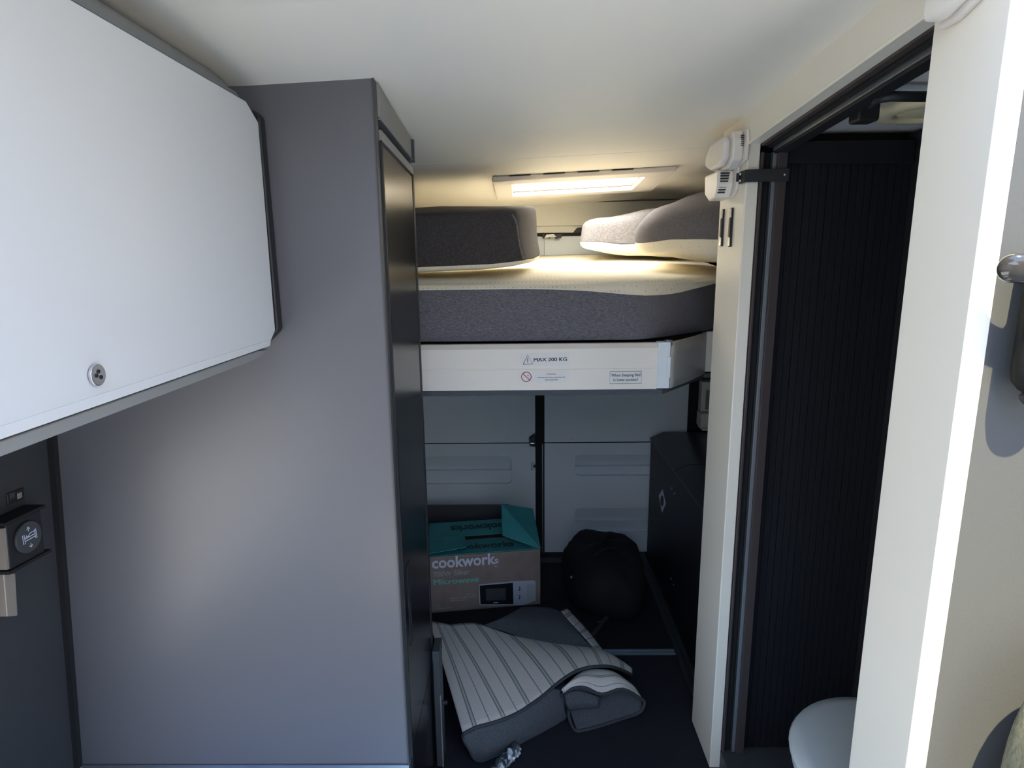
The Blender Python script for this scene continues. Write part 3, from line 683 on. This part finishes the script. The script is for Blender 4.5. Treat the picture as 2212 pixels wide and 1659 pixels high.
# flaps: front one sinks a little, back one rises, left one on top, right one stands up
ff = wallp('top_flap', [cb(.004, .003, H + .001), cb(Wd - .004, .003, H + .001), cb(Wd - .03, .165, H - .012), cb(.004, .165, H - .012)], (0, 0, .003), 'teal')
bf = wallp('top_flap', [cb(.004, D - .003, H + .004), cb(Wd - .004, D - .003, H + .004), cb(Wd - .02, .19, H - .004), cb(.0, .19, H - .004)], (0, 0, .003), 'teal')
lf = wallp('top_flap', [cb(.0, .012, H + .010), cb(.165, .026, H + .020), cb(.165, .172, H + .010), cb(.0, .17, H + .008)], (0, 0, .003), 'teal')
n_ = Vector((-1, 0, 0))
a_ = cb(Wd, .003, H); b_ = cb(Wd, D - .003, H)
rf = [a_, b_, P(1150, 1100, y=b_.y - .05), P(1083, 1090, y=2.72), P(1085, 1157, y=2.58)]
rfo = ob('top_flap', rf + [p + Vector((.003, .001, .003)) for p in rf], [(0, 1, 2, 3, 4), (9, 8, 7, 6, 5)] + [(i, (i + 1) % 5, (i + 1) % 5 + 5, i + 5) for i in range(5)], 'teal', carton)
rfo['label'] = 'right flap standing up'
g2 = [P(1078, 1077, y=2.74), P(1150, 1108, y=b_.y - .05), P(1150, 1100, y=b_.y - .05) + Vector((0, .01, -.0)), P(1083, 1092, y=2.73)]
# lettering
fn = -uy
def on_front(px, py): return PP(px, py, bxA - uy * .0007, uy)
def fdir(p0, p1): return on_front(*p1) - on_front(*p0)
text('lettering', 'cookwork', .073, on_front(933, 1228), ux, (0, 0, 1), 'inkwhite', carton, bold=.0017, wid=.278)
text('lettering', 's', .046, on_front(1067.5, 1217), ux, (0, 0, 1), 'inkwhite', carton, bold=.0006, wid=.018)
cyl('logo_smile', on_front(1068, 1223.5), on_front(1075, 1223), .0026, 'inkgrey', carton, n=6)
text('lettering', '700W Silver', .034, on_front(935, 1246.5), ux, (0, 0, 1), 'inkgrey', carton, wid=.160)
text('lettering', 'Microwave', .038, on_front(935, 1264), ux, (0, 0, 1), 'inkgreen', carton, bold=-.0016, wid=.197)
text('lettering', 'Includes variable cooking', .0115, on_front(972, 1294.5), ux, (0, 0, 1), 'inkgrey', carton)
text('lettering', 'defrost function', .0115, on_front(972, 1299.5), ux, (0, 0, 1), 'inkgrey', carton)
tube('arrow', [on_front(1006, 1288), on_front(1012, 1283), on_front(1020, 1283), on_front(1026, 1287)], .0012, 'inkgrey', carton, n=4, smooth_path=3)
text('lettering', '17L', .024, on_front(938, 1313), ux, (0, 0, 1), 'photogry' if 0 else 'inkgrey', carton, sx=.8)
text('lettering', 'compact capacity', .0115, on_front(938, 1317), ux, (0, 0, 1), 'inkgrey', carton)
pic = prism('oven_picture', [on_front(a, b) for a, b in ((1034, 1263), (1104, 1256), (1152, 1253.5), (1157, 1256), (1157, 1297), (1130, 1307), (1038, 1308), (1035, 1305))], uy * .0005, 'photosil', carton)
def pq(nm, pts, m, k): return prism(nm, [on_front(a, b) - uy * (.0006 * k) for a, b in pts], uy * .0005, m, pic)
pq('oven_door', [(1036, 1265), (1108, 1259), (1109, 1305), (1038, 1305.5)], 'photoblk', 1)
pq('oven_window', [(1049, 1272), (1092, 1270), (1093, 1296), (1050, 1297)], 'photogry', 2)
pq('oven_end', [(1137, 1264), (1156, 1262), (1156, 1295), (1138, 1298)], 'inkgrey', 1)
for by in (1271.5, 1289.5):
    c = [(1118 + 6 * math.cos(t), by + 6 * math.sin(t)) for t in [R(-70 + 20 * i) for i in range(8)]] + [(1119 + 3.2 * math.cos(t), by - .5 + 4.6 * math.sin(t)) for t in [R(60 - 20 * i) for i in range(7)]]
    pq('oven_dial', c, 'photoblk', 1)
pq('oven_badge', [(1066, 1301), (1076, 1300.5), (1076, 1302), (1066, 1302.5)], 'inkwhite', 3)
# top flap lettering
fl = (cb(0, .165, H - .012) - cb(0, .003, H + .001)).normalized()
text('lettering', 'cookworks', .085, cb(.115, .050, H + .0020), ux, fl, 'tealink', ff, bold=.002, wid=.265)
bl_ = (cb(0, .19, H - .004) - cb(0, D, H + .004)).normalized()
text('lettering', 'cookworks', .085, cb(.395, D - .050, H + .0065), -ux, bl_, 'tealink', bf, bold=.002, wid=.29)
# dull board leaning behind the carton
tag(box('leaning_board', (-.56, 2.90, .004), (-.06, 2.92, .315), 'darkgray', bevel=.002), 'dull dark board standing behind the microwave carton', 'board')

# ================================================================== BAG
bag = thing('black_holdall', 'soft black holdall slumped on floor beside the black locker', 'bag', (.38, 2.66, 0))
def blob(nm, c, r, m, parent, seed=0, pw=.8, nu=36, nv=20, flat0=True):
    rnd = random.Random(seed); ph = [rnd.uniform(0, 6.3) for _ in range(6)]; v, f = [], []
    for i in range(nv + 1):
        t = -math.pi / 2 + math.pi * i / nv
        for j in range(nu):
            q = 2 * math.pi * j / nu; s = lambda x: math.copysign(abs(x) ** pw, x)
            d = Vector((s(math.cos(q)) * abs(math.cos(t)) ** pw, s(math.sin(q)) * abs(math.cos(t)) ** pw, s(math.sin(t))))
            w = 1 + .04 * math.sin(3 * q + ph[0] + 2 * t) + .03 * math.sin(5 * q - 3 * t + ph[1]) + .015 * math.sin(11 * q + 7 * t + ph[2])
            p = Vector(c) + Vector((d.x * r[0], d.y * r[1], d.z * r[2])) * w; p.z = max(.002, p.z); v.append(p)
    for i in range(nv):
        for j in range(nu): f.append((i * nu + j, i * nu + (j + 1) % nu, (i + 1) * nu + (j + 1) % nu, (i + 1) * nu + j))
    return ob(nm, v, f, m, parent, smooth=True)
blob('body', (.385, 2.62, .10), (.185, .26, .155), 'bag', bag, 2)
tube('carry_handle', [(.30, 2.5, .22), (.36, 2.52, .262), (.42, 2.55, .255), (.46, 2.56, .22)], .009, 'bag', bag, smooth_path=4)
c = P(1234, 1246, y=2.40); cyl('zip_pull', c, c + Vector((0, -.004, 0)), .005, 'chrome', bag, n=10)
sp_ = [P(1279, 1372, z=.012), P(1292, 1355, z=.014), P(1305, 1338, z=.016), P(1320, 1322, z=.02), P(1332, 1308, z=.03)]
tube('strap', sp_, .011, 'strapm', bag, n=8, smooth_path=4, flat=.25)
tube('strap_slider', [P(1290, 1343, z=.018), P(1304, 1345, z=.018)], .005, 'strapm', bag, n=6)

# ================================================================== RUG
rug = thing('striped_rug', 'folded cream striped rug with grey felt backing on storage floor', 'rug', (.05, 1.95, 0))
ft = [(1000, 1586), (1027, 1572), (1060, 1563), (1090, 1553), (1119, 1540), (1143, 1525), (1173, 1503), (1196, 1483), (1222, 1463), (1247, 1449), (1274, 1441), (1299, 1439), (1321, 1440), (1345, 1448), (1365, 1458)]
bk = [(925, 1341), (944, 1345), (957, 1347), (973, 1350), (1000, 1347), (1030, 1347), (1062, 1358), (1101, 1371), (1148, 1381), (1190, 1388), (1240, 1395), (1272, 1398), (1300, 1405), (1335, 1425), (1364, 1448)]
fh = [.10, .115, .12, .12, .12, .12, .125, .13, .14, .145, .15, .145, .13, .09, .045]
bh = [.08, .08, .085, .09, .09, .09, .09, .09, .085, .08, .08, .08, .08, .065, .04]
def mixp(a, b, t): return a * (1 - t) + b * t
rows = []
for v in (0, .25, .5, .75, 1):
    r_ = []
    for i in range(len(ft)):
        A = P(*bk[i], z=bh[i]); B = P(*ft[i], z=fh[i]); p = mixp(A, B, v); p.z += .015 * math.sin(math.pi * v)
        r_.append(p)
    rows.append(r_)
G = patch(rows, 4, 4); nr, nc = len(G), len(G[0])
uvs = [(-1 + j * (len(ft) - 1) / (nc - 1), i / (nr - 1)) for i in range(nr) for j in range(nc)]
grid('striped_face', G, 'stripe', rug, uv=uvs, solid=.005)
ftop = [P(*ft[i], z=fh[i]) for i in range(len(ft))]
# front drop (felt) hanging from the front edge
sk_b = [(1003, 1600), (1014, 1618), (1024, 1638), (1038, 1644), (1060, 1637), (1090, 1624), (1125, 1603), (1165, 1582), (1205, 1560), (1222, 1548)]
sk_t = [(1000, 1586), (1008, 1580), (1027, 1572), (1050, 1566), (1075, 1559), (1100, 1550), (1128, 1536), (1158, 1515), (1190, 1489), (1214, 1492)]
hz = [.085, .05, .012, .006, .006, .006, .006, .006, .008, .012]; ht = [.10, .108, .115, .119, .12, .12, .12, .122, .127, .10]
rows = [[P(*p, z=h - .004) for p, h in zip(sk_t, ht)], [], [P(*p, z=h) for p, h in zip(sk_b, hz)]]
rows[1] = [mixp(a, b, .5) + Vector((0, -.01, .0)) for a, b in zip(rows[0], rows[2])]
grid('felt_backing', patch(rows, 5, 6), 'felt', rug, solid=.004)
edge1 = [rows[0][0]] + rows[2][0:] + [P(1226, 1530, z=.03), P(1217, 1512, z=.07), P(1212, 1497, z=.10)]
tube('edge_binding', edge1, .0055, 'bind', rug, n=8, smooth_path=4)
tube('edge_binding', ftop, .0055, 'bind', rug, n=8, smooth_path=4)
# second layer right
t2 = [(1214, 1492), (1235, 1470), (1258, 1452), (1290, 1446), (1325, 1452), (1352, 1470)]
b2 = [(1216, 1498), (1240, 1486), (1265, 1486), (1300, 1500), (1345, 1489), (1388, 1512)]
hT = [.115, .12, .125, .125, .11, .08]; hB = [.10, .115, .12, .10, .105, .06]
rows = [[P(*p, z=h) for p, h in zip(t2, hT)], [], [P(*p, z=h) for p, h in zip(b2, hB)]]
rows[1] = [mixp(a, b, .5) + Vector((0, 0, .012)) for a, b in zip(rows[0], rows[2])]
G = patch(rows, 5, 6); nr, nc = len(G), len(G[0])
uvs = [(0.6 + 3.2 * i / (nr - 1), j / (nc - 1)) for i in range(nr) for j in range(nc)]
grid('striped_fold', G, 'stripe', rug, uv=uvs, solid=.005)
edge2 = [P(*p, z=h) for p, h in zip(b2, hB)] + [P(1391, 1524, z=.045), P(1380, 1540, z=.02), P(1340, 1554, z=.008), P(1290, 1570, z=.006), P(1250, 1579, z=.006), P(1238, 1572, z=.008), P(1230, 1553, z=.02), P(1228, 1535, z=.035)]
tube('edge_binding', edge2, .0055, 'bind', rug, n=8, smooth_path=4)
rows = [[P(1222, 1499, z=.095), P(1262, 1490, z=.112), P(1300, 1504, z=.094), P(1345, 1494, z=.098), P(1386, 1512, z=.06)],
        [P(1226, 1530, z=.04), P(1262, 1530, z=.05), P(1305, 1530, z=.05), P(1350, 1525, z=.05), P(1390, 1520, z=.05)],
        [P(1246, 1577, z=.006), P(1262, 1576, z=.006), P(1300, 1566, z=.006), P(1345, 1552, z=.008), P(1385, 1535, z=.025)]]
for r_ in rows[:1]: r_[:] = [p + Vector((0, .012, 0)) for p in r_]
rows[1] = [p + Vector((0, .03, 0)) for p in rows[1]]
grid('felt_fold', patch(rows, 5, 5), 'felt', rug, solid=.004)
rows = [[P(1218, 1500, z=.09), P(1250, 1492, z=.10), P(1292, 1505, z=.085)], [P(1228, 1531, z=.045), P(1262, 1528, z=.05), P(1290, 1528, z=.05)]]
rows.insert(1, [mixp(a, b, .5) + Vector((0, -.012, 0)) for a, b in zip(*rows)])
grid('felt_tongue', patch(rows, 5, 5), 'felt', rug, solid=.004)
tube('edge_binding', [rows[2][0], rows[2][1], rows[2][2] + Vector((0, 0, .004)), P(1294, 1516, z=.07), rows[0][2]], .004, 'bind', rug, n=8, smooth_path=4)
# felt triangle folded back, and the striped layer behind it
tr = [[(1040, 1352), (1085, 1363), (1140, 1381), (1200, 1391), (1280, 1400)], [(1085, 1335), (1115, 1335), (1150, 1340), (1210, 1350), (1265, 1385)], [(1128, 1312), (1140, 1311), (1160, 1311), (1190, 1313), (1212, 1322)]]
rows = [[P(*p, z=.088) for p in tr[0]], [P(*p, z=.115) for p in tr[1]], [P(*p, z=.10) for p in tr[2]]]
grid('felt_corner', patch(rows, 5, 5), 'felt', rug, solid=.004)
rows = [[P(1210, 1322, z=.085), P(1240, 1352, z=.085), P(1262, 1376, z=.085), P(1285, 1402, z=.078)], [P(1226, 1315, z=.05), P(1252, 1343, z=.05), P(1276, 1370, z=.05), P(1300, 1402, z=.05)]]
G = patch(rows, 6, 4); nr, nc = len(G), len(G[0])
grid('striped_back', G, 'stripe', rug, uv=[(1.3 + 5 * j / (nc - 1), i / (nr - 1)) for i in range(nr) for j in range(nc)], solid=.005)
tube('edge_binding', [P(1206, 1330, z=.08), P(1214, 1322, z=.075), P(1222, 1311, z=.06)], .005, 'bind', rug, n=8)
# hidden bulk keeping the rug up: folded inner layers
rows = [[P(950, 1365, z=.0) + Vector((0, 0, .04)), P(1100, 1400, z=.05), P(1250, 1420, z=.05)], [P(1010, 1560, z=.06), P(1100, 1530, z=.06), P(1220, 1470, z=.06)], [P(1030, 1600, z=.02), P(1110, 1580, z=.015), P(1215, 1530, z=.015)]]
grid('inner_fold', patch(rows, 4, 4), 'felt', rug, solid=.006)

pw = thing('wrapped_pole', 'pole in crinkled clear plastic sticking out from under the rug', 'pole', P(1100, 1625, z=.0))
pa, pb = P(1117, 1614, z=.018), P(1040, 1700, z=.022); dv = pb - pa
rnd = random.Random(7)
tube('pole_core', [pa, pb + dv * .5], .013, 'black', pw, n=12)
pts = [pa + dv * (i / 26) for i in range(27)]
v, f = [], []
u = Vector((dv.y, -dv.x, 0)).normalized(); w = Vector((0, 0, 1))
for i, p in enumerate(pts):
    for j in range(14):
        q = 2 * math.pi * j / 14; rr = .0175 * (1 + rnd.uniform(-.22, .3)); v.append(p + (u * math.cos(q) + w * math.sin(q)) * rr)
for i in range(26):
    for j in range(14): f.append((i * 14 + j, i * 14 + (j + 1) % 14, (i + 1) * 14 + (j + 1) % 14, (i + 1) * 14 + j))
ob('plastic_wrap', v, f, 'plastic', pw)

# low door edge beside the wardrobe
ld = thing('low_cupboard_door', 'grey low cupboard door standing open beside the rug', 'cupboard door', (-.252, 1.64, 0))
box('door_board', (-.263, 1.60, .012), (-.244, 1.665, .405), 'darkgray', ld, bevel=.002)
box('edge_strip', (-.2455, 1.598, .012), (-.2425, 1.605, .26), 'midgray', ld)
box('top_cap', (-.264, 1.598, .372), (-.243, 1.667, .407), 'darkgray', ld, bevel=.002)
c = P(962, 1517, y=1.62); cyl('knob', c + Vector((-.008, 0, 0)), c + Vector((.006, 0, 0)), .007, 'black', ld, n=12, bevel=.001)

# ================================================================== BATHROOM
tkm = thing('door_track', 'black top track of the folding bathroom door', 'door track', (.63, 1.27, 1.80))
def trk(x0, x1, za, zb, m, nm):      # za: bottom z at y=.93 ; zb: at 1.6
    ztop = .035
    return prism(nm, [(x0, .93, za), (x0, 1.60, zb), (x0, 1.60, zb + ztop), (x0, .93, za + ztop)], (x1 - x0, 0, 0), m, tkm, bevel=.001)
trk(.6005, .615, 1.852, 1.797, 'bronze', 'outer_rail'); trk(.617, .630, 1.848, 1.793, 'blackgap', 'groove')
trk(.630, .633, 1.838, 1.785, 'alu', 'bright_lip'); trk(.633, .664, 1.832, 1.779, 'black', 'inner_rail')
jt = thing('folding_door_stack', 'bronze and aluminium edge frames of folding door behind white pillar', 'folding door', (.635, 1.6, 0))
for x0, x1, y0, y1, m, nm in ((.603, .609, 1.598, 1.62, 'bronze', 'seal_strip'), (.609, .628, 1.612, 1.65, 'blackgap', 'door_gap'), (.628, .632, 1.604, 1.62, 'black', 'edge_lip'),
                              (.632, .641, 1.600, 1.63, 'alumat', 'edge_profile'), (.641, .664, 1.590, 1.63, 'bronze', 'end_frame')):
    box(nm, (x0, y0, .062), (x1, y1, 1.783), m, jt, bevel=.001)
sh = thing('slatted_screen', 'black vertical slat screen across the back of the bathroom', 'screen', (.83, 1.63, .06))
box('header_board', (.664, 1.606, 1.755), (.984, 1.64, 1.808), 'slat', sh, bevel=.003)
box('backing', (.664, 1.632, .062), (.984, 1.645, 1.76), 'blackgap', sh)
ns = 17; ws = (.984 - .666) / ns; sl0 = None
for i in range(ns):
    if sl0 is None: sl0 = box('slat', (.6667, 1.6165, .064), (.666 + ws - .0007, 1.631, 1.756), 'slat', sh)
    else:
        o = sl0.copy(); COL.objects.link(o); o.parent = sh; o.location = sl0.location + Vector((i * ws, ((i * 7) % 3) * .0008, 0))
# shutter pull bits
stp = thing('door_strap', 'black retaining strap from white pillar to the bathroom door frame', 'strap', (.60, 1.6, 1.715))
zt, zb = 1.742, 1.712
prism('strap_band', [(.566, 1.600, zb), (.667, 1.586, zb), (.667, 1.583, zb), (.565, 1.596, zb)], (0, 0, zt - zb), 'black', stp, bevel=.001)
prism('strap_end', [(.563, 1.597, zb), (.5695, 1.597, zb), (.5695, 1.640, zb), (.563, 1.640, zb)], (0, 0, zt - zb), 'black', stp, bevel=.002)
cyl('buckle', (.560, 1.634, zb + .006), (.560, 1.634, zt - .004), .005, 'black', stp, n=10)
for z in (zb + .007, zt - .007): cyl('rivet', (.563, 1.626, z), (.5605, 1.626, z), .003, 'inkwhite', stp, n=10)
cyl('snap_stud', (.656, 1.5865, 1.727), (.656, 1.5835, 1.727), .0022, 'inkwhite', stp, n=10)
# round ceiling vent
cv = Vector((.878, 1.375, 1.835))
vt = thing('ceiling_vent', 'round cream vent cover on the bathroom ceiling', 'vent', cv)
def ringmesh(nm, c, prof, m, parent, n=48):
    v, f = [], []; k = len(prof)
    for i in range(n):
        t = 2 * math.pi * i / n
        for r_, z in prof: v.append(c + Vector((r_ * math.cos(t), r_ * math.sin(t), z)))
    for i in range(n):
        for j in range(k - 1): f.append((i * k + j, ((i + 1) % n) * k + j, ((i + 1) % n) * k + j + 1, i * k + j + 1))
    return ob(nm, v, f, m, parent, smooth=True)
ringmesh('rim', cv, [(.118, 0), (.119, -.008), (.114, -.015), (.085, -.018), (.078, -.014), (.076, 0)], 'tealglass', vt)
ringmesh('disc', cv, [(.074, 0), (.074, -.010), (.060, -.013), (.001, -.014)], 'tealglass', vt)
# shower rail
srl = thing('shower_rail', 'black curtain rail and bracket below the bathroom ceiling', 'rail', P(1865, 262, y=1.45))
tube('rail', [P(1882, 228, z=1.812), P(1897, 214, z=1.81), P(1925, 208, z=1.81), P(2040, 209, z=1.81)], [.007, .008, .009, .009], 'black', srl, n=10, smooth_path=0)
c = P(1867, 243, z=1.81); box('bracket', (c.x - .022, c.y - .02, 1.79), (c.x + .022, c.y + .02, 1.833), 'black', srl, bevel=.006)
# toilet
to = thing('toilet', 'pale toilet with closed oval lid in the bathroom corner', 'toilet', (.80, 1.13, .06))
def oval(cx, cy, rx, ry, n=48): return [(cx + rx * math.cos(2 * math.pi * i / n), cy + ry * math.sin(2 * math.pi * i / n)) for i in range(n)]
def loft(nm, secs, m, parent):
    v, f = [], []; n = len(secs[0])
    for s_ in secs: v += s_
    for i in range(len(secs) - 1):
        for j in range(n): f.append((i * n + j, i * n + (j + 1) % n, (i + 1) * n + (j + 1) % n, (i + 1) * n + j))
    f += [tuple(range(n))[::-1], tuple(range((len(secs) - 1) * n, len(secs) * n))]
    return ob(nm, v, f, m, parent, smooth=True)
TX, TY = .805, 1.135
def sec(rx, ry, z, dx=0, dy=0): return [(x, y, z) for x, y in oval(TX + dx, TY + dy, rx, ry)]
loft('lid', [sec(.200, .198, .436), sec(.212, .208, .440), sec(.214, .210, .450), sec(.208, .204, .460), sec(.18, .18, .465), sec(.09, .09, .467), sec(.01, .01, .4675)], 'toilet', to)
loft('seat', [sec(.19, .19, .412), sec(.206, .203, .416), sec(.208, .205, .428), sec(.198, .196, .4355)], 'toilet', to)
loft('bowl', [sec(.11, .12, .062), sec(.105, .115, .12), sec(.13, .14, .25), sec(.185, .185, .36), sec(.195, .195, .41)], 'toilet', to)
box('cistern', (.955, .98, .062), (.984, 1.29, .62), 'toilet', to, bevel=.01)

# ================================================================== PILLAR FITTINGS
ga = thing('gas_alarm', 'white louvred alarm high on the white pillar by the bed', 'alarm', (.57, 1.70, 1.69))
def yzp(nm, pts, x0, x1, m, parent, **k): return prism(nm, [(x0, y, z) for y, z in pts], (x1 - x0, 0, 0), m, parent, **k)
yzp('base_plate', [(1.597, 1.765), (1.595, 1.82), (1.60, 1.838), (1.78, 1.838), (1.79, 1.80), (1.79, 1.70), (1.77, 1.685), (1.68, 1.685), (1.655, 1.70), (1.648, 1.755)], .5695, .562, 'pink', ga, bevel=.002)
uo = [(1.612, 1.768), (1.608, 1.815), (1.622, 1.838), (1.74, 1.834), (1.785, 1.80), (1.785, 1.765), (1.735, 1.752), (1.64, 1.752)]
yzp('upper_housing', uo, .562, .534, 'pink', ga, bevel=.006, seg=3)
yzp('front_dome', [(1.625, 1.772), (1.622, 1.812), (1.634, 1.828), (1.735, 1.826), (1.775, 1.80), (1.775, 1.772), (1.73, 1.758), (1.65, 1.758)], .534, .514, 'pink', ga, bevel=.009, seg=4)
lo_ = [(1.675, 1.752), (1.668, 1.715), (1.690, 1.683), (1.745, 1.680), (1.785, 1.70), (1.79, 1.752)]
lh = yzp('lower_housing', lo_, .562, .520, 'white', ga, bevel=.006, seg=3)
for i in range(8):
    z = 1.742 - i * .0068; y = 1.6715 + max(0, i - 3) * .0022
    box('louvre', (.527 - i * .0004, y - .004, z), (.549 - i * .001, y + .004, z + .0032), 'black', ga)
for i in range(6): box('vent_slit', (.553, 1.6085, 1.80 + i * .0046), (.560, 1.612, 1.8022 + i * .0046), 'black', ga)
def slot(y, z0, z1, lab):
    t = thing('pillar_switch', lab, 'switch', (.57, y, z0))
    box('plate', (.565, y - .008, z0), (.5705, y + .008, z1), 'black', t, bevel=.001)
    box('chrome_end', (.5635, y - .006, z1 - .024), (.5655, y + .007, z1 - .002), 'chrome', t)
    box('chrome_end', (.5635, y - .006, z0 + .002), (.5655, y + .007, z0 + .024), 'chrome', t)
    box('rocker', (.5625, y - .005, z0 + .026), (.5655, y + .006, z1 - .026), 'bronze', t, bevel=.001)
slot(1.762, 1.560, 1.660, 'narrow black switch on white pillar, nearer the bed')
slot(1.690, 1.557, 1.658, 'narrow black switch on white pillar, nearer the bathroom door')
# second alarm at the top edge
al = thing('ceiling_alarm', 'smooth white sensor housing at top edge above bathroom doorway', 'alarm', (.57, .86, 1.80))
yzp('base_plate', [(.795, 1.95), (.798, 1.878), (.822, 1.836), (.862, 1.823), (.896, 1.823), (.899, 1.95)], .5695, .560, 'pink', al, bevel=.004, seg=3)
yzp('housing', [(.805, 1.95), (.808, 1.884), (.828, 1.840), (.868, 1.827), (.894, 1.829), (.894, 1.95)], .560, .533, 'white', al, bevel=.009, seg=4)
yzp('button', [(.835, 1.95), (.838, 1.892), (.850, 1.860), (.872, 1.850), (.882, 1.854), (.882, 1.95)], .533, .529, 'white', al, bevel=.002)

# ================================================================== RIGHT EDGE ITEMS
hk = thing('hanging_canister', 'black canister with white lettering hanging on grey bulkhead at right edge', 'canister', (.64, .735, 1.34))
tp = P(2225, 640, y=.735); bt = P(2225, 828, y=.735)
xa = P(2197, 740, y=.757).x + .034
loftv = []
def csec(z, r, rx=1): return [(xa + r * math.cos(t) * rx, .757 + r * .6 * math.sin(t), z) for t in [2 * math.pi * i / 28 for i in range(28)]]
loft('body', [csec(1.36, .012), csec(1.362, .022), csec(1.372, .031), csec(1.388, .034), csec(1.48, .034), csec(1.487, .030), csec(1.49, .02)], 'canister', hk)
for i, (chs, z) in enumerate((('OMVAR', 1.436), ('CAN', 1.396))):
    text('lettering', chs, .011, (xa - .0270 + i * .004, .757 - .0150 - i * .002, z), (.0, 0, 1), (-1, .75, 0), 'inkwhite', hk, bold=.0004)
tube('bottom_loop', [(xa - .015, .757, 1.368), (xa - .016, .757, 1.352), (xa, .757, 1.342), (xa + .016, .757, 1.352), (xa + .015, .757, 1.368)], .004, 'black', hk, n=8, smooth_path=4)
h0 = P(2181, 580, y=.755)
hook = thing('grab_hook', 'glossy smoke grey hook above the black canister', 'hook', h0)
v, f = [], []; NH = 24
for i in range(NH + 1):
    t = (i / NH) ** 2; x = h0.x - .0145 + t * .080
    q_ = min(1, t * 5.5); hh = .0172 * math.sqrt(max(0.0, 1 - (1 - q_) ** 2)) * (1 - .22 * max(0, t - .3)) + .0003
    zz = h0.z - .010 * t + .003 * math.sin(t * 5); yy = h0.y - .012 * math.sin(math.pi * min(1, t))
    for j in range(20):
        q = 2 * math.pi * j / 20; v.append((x, yy + hh * .55 * math.sin(q), zz + hh * math.cos(q)))
for i in range(NH):
    for j in range(20): f.append((i * 20 + j, i * 20 + (j + 1) % 20, (i + 1) * 20 + (j + 1) % 20, (i + 1) * 20 + j))
f += [tuple(range(20)), tuple(range(NH * 20, NH * 20 + 20))]
ob('hook_lobe', v, f, 'smoke', hook, smooth=True)
cyl('hook_stem', (h0.x + .045, .745, h0.z - .006), (h0.x + .045, .79, h0.z - .006), .012, 'smoke', hook)
# seat back
sb_ = thing('seat_back', 'olive fabric seat back at the bottom right corner', 'seat', (.86, .70, .35))
cushion('cushion', [Z(.655, .60, .35), Z(1.03, .60, .35), Z(1.03, .755, .35), Z(.655, .755, .35), Z(.662, .64, 1.0), Z(1.03, .64, 1.03), Z(1.03, .765, 1.03), Z(.662, .765, 1.0)], 'olive', sb_, r=.45, n=14)
